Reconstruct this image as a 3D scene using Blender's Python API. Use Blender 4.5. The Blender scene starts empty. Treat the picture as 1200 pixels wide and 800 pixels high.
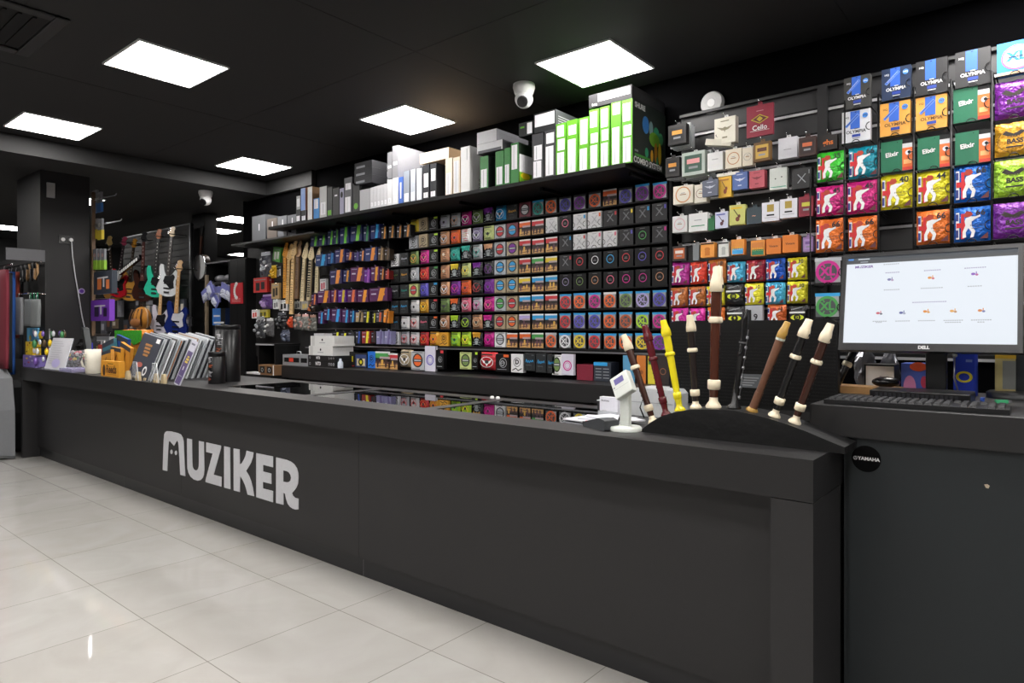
import bpy, math, random
from mathutils import Vector, Matrix
from mathutils.geometry import tessellate_polygon
random.seed(7)
R = math.radians
scene = bpy.context.scene
col = scene.collection

# ------------------------------------------------------------------ camera, exposure, world
F, CAMH, HY = 780.0, 1.4, 386.0
_n = math.hypot(950/780, 1)
FW = (-1/_n, (950/780)/_n); RT = (FW[1], -FW[0])
cd = bpy.data.cameras.new('camera'); cam = bpy.data.objects.new('camera', cd); col.objects.link(cam)
cd.sensor_width = 36; cd.lens = F/1200*36; cd.shift_y = (HY-400)/1200; cd.clip_start = .05
cam.location = (0, 0, CAMH)
cam.rotation_euler = (R(90), 0, math.atan2(-FW[0], FW[1]))
scene.camera = cam
scene.view_settings.view_transform = 'Standard'
scene.view_settings.look = 'None'
scene.view_settings.gamma = 1
scene.view_settings.use_curve_mapping = False
scene.view_settings.exposure = 0.0
LIGHT = 38.0
w = bpy.data.worlds.new('world'); scene.world = w; w.use_nodes = True
w.node_tree.nodes['Background'].inputs[0].default_value = (.55, .6, .7, 1)
w.node_tree.nodes['Background'].inputs[1].default_value = .02
scene.cycles.max_bounces = 8
scene.cycles.sample_clamp_indirect = 4

# ------------------------------------------------------------------ where things stand: a point of the photo taken onto a real plane
def ray(px, py):
    u = (px-600)/F
    return (FW[0]+RT[0]*u, FW[1]+RT[1]*u, (HY-py)/F)
def onZ(px, py, z):
    d = ray(px, py); t = (z-CAMH)/d[2]; return Vector((d[0]*t, d[1]*t, z))
def onY(px, py, y):
    d = ray(px, py); t = y/d[1]; return Vector((d[0]*t, y, CAMH+d[2]*t))
def onX(px, py, x):
    d = ray(px, py); t = x/d[0]; return Vector((x, d[1]*t, CAMH+d[2]*t))

# ------------------------------------------------------------------ materials
def srgb(h):
    if isinstance(h, str):
        h = h.lstrip('#'); c = [int(h[i:i+2], 16)/255 for i in (0, 2, 4)]
    else: c = list(h)
    return [(x/12.92 if x <= .04045 else ((x+.055)/1.055)**2.4) for x in c]
_mc = {}
def mat(c, rough=.55, metal=0.0, kind='plain', spec=.5, bump=0, bscale=60):
    key = (str(c), rough, metal, kind, spec, bump, bscale)
    if key in _mc: return _mc[key]
    m = bpy.data.materials.new('m_%d' % len(_mc)); m.use_nodes = True
    nt = m.node_tree; b = nt.nodes['Principled BSDF']
    rgb = srgb(c)
    b.inputs['Roughness'].default_value = rough; b.inputs['Metallic'].default_value = metal
    b.inputs['Specular IOR Level'].default_value = spec
    tc = nt.nodes.new('ShaderNodeTexCoord')
    nz = nt.nodes.new('ShaderNodeTexNoise'); nz.inputs['Scale'].default_value = bscale
    nt.links.new(tc.outputs['Object'], nz.inputs['Vector'])
    mx = nt.nodes.new('ShaderNodeMixRGB'); mx.blend_type = 'MULTIPLY'; mx.inputs[0].default_value = .12
    mx.inputs[1].default_value = (*rgb, 1); nt.links.new(nz.outputs['Fac'], mx.inputs[2])
    nt.links.new(mx.outputs[0], b.inputs['Base Color'])
    if bump:
        bp = nt.nodes.new('ShaderNodeBump'); bp.inputs['Strength'].default_value = bump; bp.inputs['Distance'].default_value = .01
        nt.links.new(nz.outputs['Fac'], bp.inputs['Height']); nt.links.new(bp.outputs[0], b.inputs['Normal'])
    if kind == 'wood':
        wv = nt.nodes.new('ShaderNodeTexWave'); wv.inputs['Scale'].default_value = 6; wv.inputs['Distortion'].default_value = 6
        wv.bands_direction = 'X'
        nt.links.new(tc.outputs['Object'], wv.inputs['Vector'])
        mx2 = nt.nodes.new('ShaderNodeMixRGB'); mx2.blend_type = 'MULTIPLY'; mx2.inputs[0].default_value = .35
        nt.links.new(mx.outputs[0], mx2.inputs[1]); nt.links.new(wv.outputs['Fac'], mx2.inputs[2]); nt.links.new(mx2.outputs[0], b.inputs['Base Color'])
    _mc[key] = m; return m
def foil(c): return mat(c, .27, .3, 'plain', .7, 1.0, 48)
def card(c): return mat(c, .5)
def gloss(c): return mat(c, .27, 0, 'plain', .5)
def emis(c, s, name='glow'):
    key = ('e', str(c), s)
    if key in _mc: return _mc[key]
    m = bpy.data.materials.new(name); m.use_nodes = True; b = m.node_tree.nodes['Principled BSDF']
    b.inputs['Base Color'].default_value = (.02, .02, .02, 1)
    b.inputs['Emission Color'].default_value = (*srgb(c), 1); b.inputs['Emission Strength'].default_value = s
    _mc[key] = m; return m
def glassmat(rough=.02, tint='#e8f0f0', ior=1.45):
    key = ('g', rough, tint)
    if key in _mc: return _mc[key]
    m = bpy.data.materials.new('glass'); m.use_nodes = True; b = m.node_tree.nodes['Principled BSDF']
    b.inputs['Base Color'].default_value = (*srgb(tint), 1); b.inputs['Roughness'].default_value = rough
    b.inputs['Transmission Weight'].default_value = 1; b.inputs['IOR'].default_value = ior
    _mc[key] = m; return m
def thin_plastic(tint='#dfe4e8', alpha=.35):
    key = ('tp', tint, alpha)
    if key in _mc: return _mc[key]
    m = bpy.data.materials.new('clear_film'); m.use_nodes = True; b = m.node_tree.nodes['Principled BSDF']
    b.inputs['Base Color'].default_value = (*srgb(tint), 1); b.inputs['Roughness'].default_value = .15
    b.inputs['Alpha'].default_value = alpha
    nz = m.node_tree.nodes.new('ShaderNodeTexNoise'); nz.inputs['Scale'].default_value = 30
    bp = m.node_tree.nodes.new('ShaderNodeBump'); bp.inputs['Strength'].default_value = .6; bp.inputs['Distance'].default_value = .01
    m.node_tree.links.new(nz.outputs['Fac'], bp.inputs['Height']); m.node_tree.links.new(bp.outputs[0], b.inputs['Normal'])
    _mc[key] = m; return m
BLACK = mat('#0a0a0b', .6, spec=.25); DARK = mat('#1a1a1c', .5); WHITE = mat('#e6e6e6', .5); LAM = mat('#181718', .48, spec=.5); PAN = mat('#222122', .5, spec=.5)
METAL = mat('#a9a9ad', .3, .9); CHROME = mat('#d8d8dc', .15, 1.0); WIRE = mat('#101012', .35, .5); IVORY = mat('#e9dcc0', .3)

# ------------------------------------------------------------------ mesh builder
class MB:
    def __init__(s): s.v = []; s.f = []; s.m = []; s.mats = []; s.sm = []
    def mi(s, m):
        if m not in s.mats: s.mats.append(m)
        return s.mats.index(m)
    def add(s, vs, fs, m, M=None, smooth=False):
        o = len(s.v); k = s.mi(m)
        for p in vs:
            p = Vector(p)
            s.v.append(tuple(M @ p) if M is not None else tuple(p))
        for f in fs: s.f.append([o+i for i in f]); s.m.append(k); s.sm.append(smooth)
        return s
    def box(s, x0, x1, y0, y1, z0, z1, m, M=None):
        vs = [(x, y, z) for x in (x0, x1) for y in (y0, y1) for z in (z0, z1)]
        return s.add(vs, [(0,1,3,2), (4,6,7,5), (0,4,5,1), (2,3,7,6), (0,2,6,4), (1,5,7,3)], m, M)
    def prism(s, loops, y0, y1, m, M=None):
        """loops in (x,z); extruded from y0 (front) to y1"""
        if not isinstance(loops[0][0], (tuple, list)): loops = [loops]
        tri = tessellate_polygon([[Vector((x, 0, z)) for x, z in l] for l in loops])
        pts = [p for l in loops for p in l]; n = len(pts)
        vs = [(x, y0, z) for x, z in pts] + [(x, y1, z) for x, z in pts]
        fs = [tuple(t) for t in tri] + [tuple(n+i for i in reversed(t)) for t in tri]
        o = 0
        for l in loops:
            k = len(l)
            for i in range(k): a, b = o+i, o+(i+1) % k; fs.append((a, b, n+b, n+a))
            o += k
        return s.add(vs, fs, m, M)
    def lathe(s, prof, m, M=None, n=16, sy=1.0):
        """prof: (z, r)"""
        vs = []; fs = []
        for z, r in prof:
            for i in range(n):
                a = 2*math.pi*i/n; vs.append((r*math.cos(a), r*math.sin(a)*sy, z))
        for j in range(len(prof)-1):
            for i in range(n):
                a = j*n+i; b = j*n+(i+1) % n; fs.append((a, b, b+n, a+n))
        s.add(vs, fs, m, M, True)
        k = (len(prof)-1)*n
        return s.add(vs[:n]+vs[k:k+n], [tuple(reversed(range(n))), tuple(range(n, 2*n))], m, M)
    def cyl(s, p0, p1, r, m, r1=None, n=12):
        p0, p1 = Vector(p0), Vector(p1); d = p1-p0; L = d.length
        if L < 1e-6: return s
        M = Matrix.Translation(p0) @ d.to_track_quat('Z', 'Y').to_matrix().to_4x4()
        return s.lathe([(0, r), (L, r if r1 is None else r1)], m, M, n)
    def tube(s, pts, r, m, n=6, closed=False):
        pts = [Vector(p) for p in pts]; k = len(pts); vs = []; fs = []
        for i, p in enumerate(pts):
            a = pts[(i-1) % k] if closed or i else pts[i]; b = pts[(i+1) % k] if closed or i < k-1 else pts[i]
            t = (b-a); t = t.normalized() if t.length else Vector((0, 0, 1))
            u = t.cross(Vector((0, 0, 1)) if abs(t.z) < .9 else Vector((1, 0, 0))).normalized(); v = t.cross(u)
            for j in range(n):
                an = 2*math.pi*j/n; vs.append(p+u*(r*math.cos(an))+v*(r*math.sin(an)))
        for i in range(k if closed else k-1):
            for j in range(n):
                a = i*n+j; b = i*n+(j+1) % n; c = (i+1) % k*n+(j+1) % n; d = (i+1) % k*n+j; fs.append((a, b, c, d))
        if not closed: fs.append(tuple(reversed(range(n)))); fs.append(tuple(range((k-1)*n, k*n)))
        return s.add(vs, fs, m, None, True)
    def ball(s, c, r, m, n=12, sc=(1, 1, 1)):
        prof = [(-r*math.cos(math.pi*i/n), max(r*math.sin(math.pi*i/n), 1e-4)) for i in range(n+1)]
        return s.lathe(prof, m, Matrix.Translation(c) @ Matrix.Diagonal((*sc, 1)), n)
    def build(s, name, parent=None, loc=None, rot=None, bevel=0):
        me = bpy.data.meshes.new(name); me.from_pydata(s.v, [], s.f)
        for m in s.mats: me.materials.append(m)
        me.polygons.foreach_set('material_index', s.m); me.polygons.foreach_set('use_smooth', s.sm); me.update()
        o = bpy.data.objects.new(name, me); col.objects.link(o)
        if parent is not None: o.parent = parent
        if loc is not None: o.location = loc
        if rot is not None: o.rotation_euler = rot
        if bevel:
            b = o.modifiers.new('bevel', 'BEVEL'); b.width = bevel; b.segments = 2; b.limit_method = 'ANGLE'; b.angle_limit = R(50)
        return o
def tag(o, label=None, cat=None, group=None, kind=None):
    if label: o['label'] = label
    if cat: o['category'] = cat
    if group: o['group'] = group
    if kind: o['kind'] = kind
    return o
def empty(name, loc=(0, 0, 0), rot=(0, 0, 0)):
    o = bpy.data.objects.new(name, None); col.objects.link(o); o.location = loc; o.rotation_euler = rot; o.empty_display_size = .1
    return o
def struct(name, mb, **k): return tag(mb.build(name, **k), kind='structure')
_tc = {}
def textmesh(t, bold=.0):
    key = (t, bold)
    if key not in _tc:
        cu = bpy.data.curves.new('t', 'FONT'); cu.body = t; cu.size = 1; cu.align_x = 'CENTER'; cu.align_y = 'CENTER'; cu.offset = bold; cu.resolution_u = 3
        ob = bpy.data.objects.new('t', cu); me = ob.to_mesh()
        _tc[key] = ([(v.co.x, v.co.y) for v in me.vertices], [tuple(p.vertices) for p in me.polygons])
        ob.to_mesh_clear(); bpy.data.objects.remove(ob); bpy.data.curves.remove(cu)
    return _tc[key]
class Art:
    """flat print on a face that looks towards -Y; coordinates (x,z); every call lies a hair above the last"""
    def __init__(s, mb, y, M=None): s.mb = mb; s.y = y; s.k = 0; s.M = M
    def _y(s): s.k += 1; return s.y - .0005 - .00035*s.k
    def poly(s, pts, m):
        y = s._y(); tri = tessellate_polygon([[Vector((x, 0, z)) for x, z in pts]])
        s.mb.add([(x, y, z) for x, z in pts], [tuple(t) for t in tri], m, s.M)
    def rect(s, x0, z0, x1, z1, m): s.mb.add([(x0, s._y(), z0), (x1, s._yl(), z0), (x1, s._yl(), z1), (x0, s._yl(), z1)], [(0, 1, 2, 3)], m, s.M)
    def _yl(s): return s.y - .0005 - .00035*s.k
    def ell(s, cx, cz, rx, rz, m, n=20): s.poly([(cx+rx*math.cos(2*math.pi*i/n), cz+rz*math.sin(2*math.pi*i/n)) for i in range(n)], m)
    def ring(s, cx, cz, r, t, m, n=24, sz=1.0):
        y = s._y(); vs = []
        for i in range(n):
            a = 2*math.pi*i/n
            vs += [(cx+r*math.cos(a), y, cz+r*sz*math.sin(a)), (cx+(r-t)*math.cos(a), y, cz+(r-t)*sz*math.sin(a))]
        s.mb.add(vs, [(2*i, (2*i+2) % (2*n), (2*i+3) % (2*n), 2*i+1) for i in range(n)], m, s.M)
    def line(s, x0, z0, x1, z1, t, m):
        d = Vector((x1-x0, z1-z0)); q = Vector((-d.y, d.x)).normalized()*t/2
        s.poly([(x0+q.x, z0+q.y), (x0-q.x, z0-q.y), (x1-q.x, z1-q.y), (x1+q.x, z1+q.y)], m)
    def text(s, t, cx, cz, h, m, bold=.02, sx=1.0, rot=0):
        vs, fs = textmesh(t, bold); y = s._y(); c, n = math.cos(rot), math.sin(rot)
        s.mb.add([(cx+(x*sx*c-z*n)*h, y, cz+(x*sx*n+z*c)*h) for x, z in vs], fs, m, s.M)

# ------------------------------------------------------------------ the room
CEIL = 3.3
def floor_mat():
    m = bpy.data.materials.new('floor_tile'); m.use_nodes = True; nt = m.node_tree; b = nt.nodes['Principled BSDF']
    tc = nt.nodes.new('ShaderNodeTexCoord')
    br = nt.nodes.new('ShaderNodeTexBrick'); br.offset = 0; br.squash = 1
    br.inputs['Scale'].default_value = 1; br.inputs['Brick Width'].default_value = .66; br.inputs['Row Height'].default_value = .665
    br.inputs['Mortar Size'].default_value = .0022; br.inputs['Mortar Smooth'].default_value = .2
    mp = nt.nodes.new('ShaderNodeMapping'); mp.inputs['Location'].default_value = (3.434+.66*20, -1.355+.665*20, 0)
    nt.links.new(tc.outputs['Object'], mp.inputs['Vector']); nt.links.new(mp.outputs[0], br.inputs['Vector'])
    c1 = srgb('#aeaca9'); c2 = srgb('#a9a6a2')
    br.inputs['Color1'].default_value = (*c1, 1); br.inputs['Color2'].default_value = (*c2, 1); br.inputs['Mortar'].default_value = (.2, .19, .17, 1)
    nz = nt.nodes.new('ShaderNodeTexNoise'); nz.inputs['Scale'].default_value = 2.5; nz.inputs['Detail'].default_value = 6; nz.inputs['Distortion'].default_value = 1.5
    nt.links.new(tc.outputs['Object'], nz.inputs['Vector'])
    cr = nt.nodes.new('ShaderNodeValToRGB'); cr.color_ramp.elements[0].position = .3; cr.color_ramp.elements[0].color = (.86, .85, .83, 1); cr.color_ramp.elements[1].color = (1, 1, 1, 1); cr.color_ramp.elements[1].position = .7
    nt.links.new(nz.outputs['Fac'], cr.inputs[0])
    mx = nt.nodes.new('ShaderNodeMixRGB'); mx.blend_type = 'MULTIPLY'; mx.inputs[0].default_value = .7
    nt.links.new(br.outputs['Color'], mx.inputs[1]); nt.links.new(cr.outputs[0], mx.inputs[2]); nt.links.new(mx.outputs[0], b.inputs['Base Color'])
    b.inputs['Roughness'].default_value = .045; b.inputs['Specular IOR Level'].default_value = .6
    return m
struct('floor', MB().box(-17, 4.5, -4.5, 10, -.1, 0, floor_mat()))
CM = mat('#151516', .75); WM = mat('#0b0b0c', .7)
struct('ceiling', MB().box(-17, 4.5, -4.5, 10, CEIL, CEIL+.1, CM))
struct('trim_1', MB().box(-8.45, -7.85, -4.5, 10, 3.12, CEIL-.001, CM))           # dropped beam across the ceiling
struct('trim_2', MB().box(-7.849, -6.86, 4.6, 4.9, 3.12, CEIL-.001, CM))
struct('wall_back', MB().box(-8.54, 4.5, 4.66, 4.9, 0, CEIL, mat('#040405', .9, spec=.03)))
struct('wall_far', MB().box(-17, 4.5, 9.9, 10, 0, CEIL, WM))
struct('wall_left', MB().box(-17, -16.9, -4.5, 10, 0, CEIL, WM))
struct('wall_right', MB().box(4.4, 4.5, -4.5, 10, 0, CEIL, mat('#8a8a8c', .7)))
struct('wall_front', MB().box(-17, 4.5, -4.5, -4.4, 0, CEIL, mat('#8a8a8c', .7)))
pil = struct('wall_pillar', MB().box(-10.26, -9.35, 2.554, 3.076, 0, CEIL, mat('#1f1e20', .6)))
# seams of the ceiling boards, thin grooves
sm = MB()
for x in (-1.0, -3.4, -5.8): sm.box(x-.002, x+.002, -4, 4.6, CEIL-.0015, CEIL, BLACK)
for y in (1.2, 3.1): sm.box(-7.8, 4, y-.002, y+.002, CEIL-.0015, CEIL, BLACK)
struct('trim_3', sm)

# ------------------------------------------------------------------ ceiling lamps
def ceiling_light(cx, cy, label, z=CEIL, group='square ceiling light panels'):
    t = empty('ceiling_light', (cx, cy, z)); tag(t, label, 'ceiling light', group)
    f = MB()
    for a in ((-.31, .31, -.31, -.298), (-.31, .31, .298, .31), (-.31, -.298, -.298, .298), (.298, .31, -.298, .298)):
        f.box(*a, -.012, 0, WHITE)
    f.build('frame', t)
    MB().box(-.298, .298, -.298, .298, -.009, -.003, emis('#fffbf7', LIGHT)).build('diffuser', t)
    return t
ceiling_light(-2.57, 4.07, 'lit square ceiling panel above the stack of green boxes')
ceiling_light(-4.56, 4.07, 'lit square ceiling panel above the long shelf, left of the dome camera')
ceiling_light(-4.95, 2.12, 'lit square ceiling panel largest at upper left, beside the ceiling vent')
ceiling_light(-7.22, 4.07, 'lit square ceiling panel smallest of the five, near the beam corner')
ceiling_light(-7.27, 2.09, 'lit square ceiling panel at far left in front of the beam')
for x, y in ((-.2, 4.07), (-2.57, 2.1), (-.2, 2.1), (2.2, 2.1), (-4.95, .1), (-2.57, .1), (-.2, .1), (-7.27, .1), (-4.95, -1.9), (-2.57, -1.9), (-.2, -1.9), (2.2, -.9)):
    ceiling_light(x, y, 'lit square ceiling panel over the shop floor outside the picture')
p = onZ(6, 266, CEIL); ceiling_light(p.x, p.y, 'lit ceiling panel far behind the pillar at left edge')
p = onZ(256, 270, CEIL); ceiling_light(p.x, p.y, 'lit ceiling panel in the far room beside the hanging banjo')
p = onZ(280, 257, CEIL); ceiling_light(p.x, p.y, 'lit ceiling panel far back, half hidden by the wall end')
ceiling_light(-11.08, 3.45, 'lit ceiling panel behind the pillar above the hanging basses')
ceiling_light(-10.5, 1.2, 'lit ceiling panel added beyond the left edge to brighten the pillar front')  # added lamp, out of view, brightens the front face of the pillar
p = onZ(281, 299, CEIL); ceiling_light(p.x+.25, min(p.y, 9.5), 'lowest far lit ceiling panel seen beneath the grey box shelf')

# ------------------------------------------------------------------ sales counter
FR = 2.221
ctr = empty('sales_counter', (-4.7, FR, 0)); tag(ctr, 'long dark grey sales counter with white lettering and glass display top', 'counter')
def cb(name, mb, **k):
    o = mb.build(name, ctr, **k); o.matrix_parent_inverse = Matrix.Translation((4.7, -FR, 0)); return o
x0, x1, yb = -8.78, -.597, 3.07
g = [(-4.66, -3.68), (-3.60, -2.58), (-2.50, -1.58)]; gy0, gy1 = 2.42, 2.96
m = MB(); m.box(x0, x1, FR, gy0, .853, .988, LAM); m.box(x0, x1, gy1, yb, .853, .988, LAM)
m.box(x0, g[0][0], gy0, gy1, .853, .988, LAM); m.box(g[2][1], x1, gy0, gy1, .853, .988, LAM)
m.box(g[0][1], g[1][0], gy0, gy1, .853, .988, LAM); m.box(g[1][1], g[2][0], gy0, gy1, .853, .988, LAM)
cb('worktop', m)
IN = mat('#101013', .6)
for i, (a, b) in enumerate(g):
    cb('display_well', MB().box(a, b, gy0, gy1, .86, .87, IN).box(a, b, gy0, gy0+.004, .87, .975, IN).box(a, b, gy1-.004, gy1, .87, .975, IN).box(a, a+.004, gy0, gy1, .87, .975, IN).box(b-.004, b, gy0, gy1, .87, .975, IN))
    cb('glass_pane', MB().box(a+.004, b-.004, gy0+.004, gy1-.004, .978, .986, glassmat(.01, '#9aa4a8')))
cb('end_panel', MB().box(x0, x0+.06, FR, yb, 0, .852, PAN))
cb('end_panel', MB().box(-.728, x1, FR, 2.56, 0, .85, PAN))
cb('end_panel', MB().box(-.72, x1-.01, 2.56, yb, 0, .85, LAM))
m = MB(); xs = [x0+.06, -5.25, -3.06, -.728]
for a, b in zip(xs, xs[1:]): m.box(a+.001, b-.001, 2.36, 2.38, .11, .852, PAN)
cb('front_panel', m)
m = MB(); xs = [x0+.06, -6.42, -3.05, -.728]
for a, b in zip(xs, xs[1:]): m.box(a+.002, b-.002, 2.385, 2.41, 0, .11, mat('#232325', .35))
m.box(x0+.06, -.728, 2.41, 2.42, 0, .8, DARK)
for x in (-6.42, -3.05): m.box(x-.002, x+.002, 2.386, 2.41, .0, .11, METAL)
cb('plinth', m)
# small seam across the right end of the worktop
LG = dict(
 M=[[(72,403),(80,170),(84,125),(92,108),(105,100),(135,102),(190,115),(213,126),(228,150),(235,180),(248,452),(210,440),(197,215),(194,190),(185,172),(172,192),(160,215),(143,195),(125,175),(119,185),(116,210),(107,412)],
    [(131,262),(133,250),(140,244),(147,250),(149,264),(146,276),(139,279),(133,273)],[(166,270),(168,258),(175,252),(181,258),(183,271),(180,283),(174,287),(168,280)]],
 U=[[(262,157),(300,165),(303,350),(306,380),(315,400),(332,408),(345,400),(353,380),(355,350),(355,177),(393,185),(397,400),(393,440),(385,462),(368,481),(345,487),(315,477),(290,455),(273,425),(265,390),(264,340)]],
 Z=[[(412,188),(527,213),(527,232),(470,440),(532,458),(530,533),(406,497),(407,480),(462,275),(412,262)]],
 I=[[(552,218),(598,228),(600,553),(552,540)]],
 K=[[(626,235),(672,243),(674,360),(690,350),(708,318),(720,290),(727,253),(780,267),(776,300),(762,345),(745,375),(722,410),(745,448),(762,490),(775,540),(786,608),(735,595),(727,560),(715,520),(698,482),(676,450),(674,575),(627,562)]],
 E=[[(803,272),(933,298),(933,382),(855,362),(855,415),(920,432),(920,512),(853,495),(855,548),(933,568),(933,655),(803,615)]],
 R=[[(958,305),(1040,325),(1072,338),(1098,358),(1120,390),(1130,425),(1132,460),(1128,510),(1116,540),(1098,565),(1082,582),(1088,603),(1105,620),(1133,628),(1132,710),(1110,712),(1088,705),(1066,690),(1048,665),(1035,625),(1028,590),(1015,580),(1015,675),(958,660)],
    [(1013,405),(1040,412),(1058,422),(1070,440),(1075,465),(1070,485),(1058,497),(1040,500),(1013,495)]])
LW = mat('#c9cace', .5)
for ch in 'MUZIKER':
    ls = [[(lambda q: (q.x, q.z))(onY(180+a/6.6667, 490+b/6.6667, 2.3585)) for a, b in l] for l in LG[ch]]
    mb = MB()
    if ch == 'M':
        for l in ls: mb.prism([l], 2.357, 2.3599, LW)
    else: mb.prism(ls, 2.357, 2.3599, LW)
    cb('letter', mb)

# ------------------------------------------------------------------ raised cash desk at the right
DM = mat('#191f22', .5); dsk = empty('cash_desk', (.4, 2.56, 0)); tag(dsk, 'taller dark grey desk under the monitor with a round black sticker', 'desk')
def db(name, mb, **k):
    o = mb.build(name, dsk, **k); o.matrix_parent_inverse = Matrix.Translation((-.4, -2.56, 0)); return o
db('desk_body', MB().box(-.572, 1.6, 2.575, 3.4, 0, 1.022, DM).box(-.592, -.574, 2.59, 3.4, 0, 1.02, DM))
db('desk_top', MB().box(-.697, 1.65, 2.551, 3.45, 1.0225, 1.131, LAM), bevel=.002)
c = onY(1015, 537.5, 2.572); mb = MB(); mb.prism([(c.x+.046*math.cos(i*R(10)), c.z+.046*math.sin(i*R(10))) for i in range(36)], 2.5725, 2.5749, mat('#020203', .7, spec=.1))
a = Art(mb, 2.5725); a.text('YAMAHA', c.x+.008, c.z, .0165, WHITE, .03); a.ring(c.x-.034, c.z, .0065, .0015, WHITE, 16)
for i in range(3): a.line(c.x-.034, c.z, c.x-.034+.006*math.sin(i*2.094), c.z+.006*math.cos(i*2.094), .001, WHITE)
db('sticker', mb)
c = onY(1157, 570, 2.572); mb = MB(); mb.prism([(c.x-.008, c.z+.005), (c.x-.004, c.z-.004), (c.x+.003, c.z-.006), (c.x+.006, c.z+.003), (c.x, c.z+.007)], 2.573, 2.5749, mat('#b8a890')); db('chipped_patch', mb)

# ------------------------------------------------------------------ back cabinet under the pack wall
bc = empty('back_cabinet', (-3.6, 4.13, 0)); tag(bc, 'low dark grey cabinet run under the wall of string packets', 'cabinet')
def bb(name, mb, **k):
    o = mb.build(name, bc, **k); o.matrix_parent_inverse = Matrix.Translation((3.6, -4.13, 0)); return o
bb('worktop', MB().box(-6.72, -.3, 4.12, 4.655, .865, 1.0, LAM), bevel=.002)
m = MB()
for i in range(8): m.box(-6.7+i*.8+.002, -6.7+(i+1)*.8-.002, 4.2, 4.22, .06, .86, mat('#161618', .5))
m.box(-6.7, -.32, 4.22, 4.65, 0, .86, BLACK)
bb('cabinet_body', m)

# ------------------------------------------------------------------ string packets
def pillow(mb, w, h, t, m, n=10, seed=0):
    """crimped foil bag, front towards -Y, back on y=0"""
    rr = random.Random(seed); vs = []; fs = []
    for j in range(n+1):
        for i in range(n+1):
            u, v = i/n, j/n
            b = (1-abs(2*u-1)**5)*(1-abs(2*v-1)**7); e = 0 if 1 < j < n-1 and 1 < i < n-1 else rr.uniform(-1, 1)*t*.12
            zz = v*h + (rr.uniform(-.012, .012)*h if j in (0, n) else 0)
            vs.append(((u-.5)*w*(1-.04*b), -t*(.12+.88*b)+e, zz))
    k = len(vs)
    for j in range(n):
        for i in range(n): a = j*(n+1)+i; fs.append((a, a+1, a+n+2, a+n+1))
    mb.add(vs, fs, m, None, True)
    rim = [i for i in range(n+1)]+[j*(n+1)+n for j in range(1, n+1)]+[n*(n+1)+i for i in range(n-1, -1, -1)]+[j*(n+1) for j in range(n-1, 0, -1)]
    o = [(vs[i][0], 0, vs[i][2]) for i in rim]; q = len(rim)
    mb.add([vs[i] for i in rim]+o, [(q+i, q+(i+1) % q, (i+1) % q, i) for i in range(q)]+[tuple(range(q, 2*q))], m)
K = {}
GREY = card('#8d9094'); SIL = card('#c9ccd0'); KRAFT = card('#b3a284'); CREAM = card('#e8e2d2'); BODY = mat('#0c0c0e', .45, spec=.3)
def hsh(c): return sum(ord(x)*(i+7) for i, x in enumerate(str(c)))
def k_foil(mb, w, h, t, c, e='#e8e8e8', e2='#222222', sd=0):
    pillow(mb, w, h, t, foil(c), seed=sd); a = Art(mb, -t); E_ = card(e); D_ = card(e2)
    a.rect(-w*.36, h*.84, w*.36, h*.9, D_)
    a.poly([(-w*.33, h*.62), (-w*.12, h*.5), (0, h*.56), (w*.12, h*.5), (w*.33, h*.62), (w*.2, h*.4), (w*.08, h*.36), (0, h*.2), (-w*.08, h*.36), (-w*.2, h*.4)], E_)
    a.ell(0, h*.46, w*.12, h*.1, D_); a.rect(-w*.3, h*.13, w*.3, h*.17, D_); a.ring(0, h*.45, w*.4, w*.035, E_, sz=.75*h/w)
def k_skull(mb, w, h, t, c, e='#9aa0a4', sd=0):
    pillow(mb, w, h, t, foil('#202225'), seed=sd); a = Art(mb, -t)
    a.poly([(-w*.45, h*.97), (w*.45, h*.97), (w*.34, h*.55), (w*.12, h*.68), (0, h*.6), (-w*.12, h*.68), (-w*.34, h*.55)], foil(c))
    E_ = card(e); a.poly([(-w*.22, h*.5), (0, h*.56), (w*.22, h*.5), (w*.16, h*.32), (w*.1, h*.14), (-w*.1, h*.14), (-w*.16, h*.32)], E_)
    a.ell(-w*.08, h*.42, w*.05, h*.04, BODY); a.ell(w*.08, h*.42, w*.05, h*.04, BODY); a.line(-w*.4, h*.1, w*.4, h*.3, w*.03, E_); a.line(w*.4, h*.1, -w*.4, h*.3, w*.03, E_)
def k_tab(mb, w, h, t, c, **k):
    mb.box(-w/2, w/2, -t, 0, 0, h, BODY); a = Art(mb, -t); L = card('#a0a4a8')
    a.ring(w*.04, h*.5, w*.27, w*.035, L); a.ring(0, h*.48, w*.16, w*.05, L, 14); a.line(-w*.1, h*.48, w*.18, h*.52, w*.04, L)
    a.rect(w*.08, h*.83, w*.46, h*.97, card(c)); a.rect(-w*.38, h*.12, w*.3, h*.15, L)
def k_oval(mb, w, h, t, c, e='#c8382e', **k):
    mb.box(-w/2, w/2, -t, 0, 0, h, card(c)); a = Art(mb, -t)
    a.ell(0, h*.52, w*.4, h*.38, card('#16161a')); a.ell(0, h*.52, w*.31, h*.31, card(e)); a.rect(-w*.36, h*.44, w*.36, h*.6, card('#3a3c40'))
    a.rect(-w*.26, h*.49, w*.26, h*.55, SIL); a.rect(-w*.4, h*.93, w*.4, h*.96, BODY); a.rect(-w*.4, h*.04, w*.2, h*.07, BODY)
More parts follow.
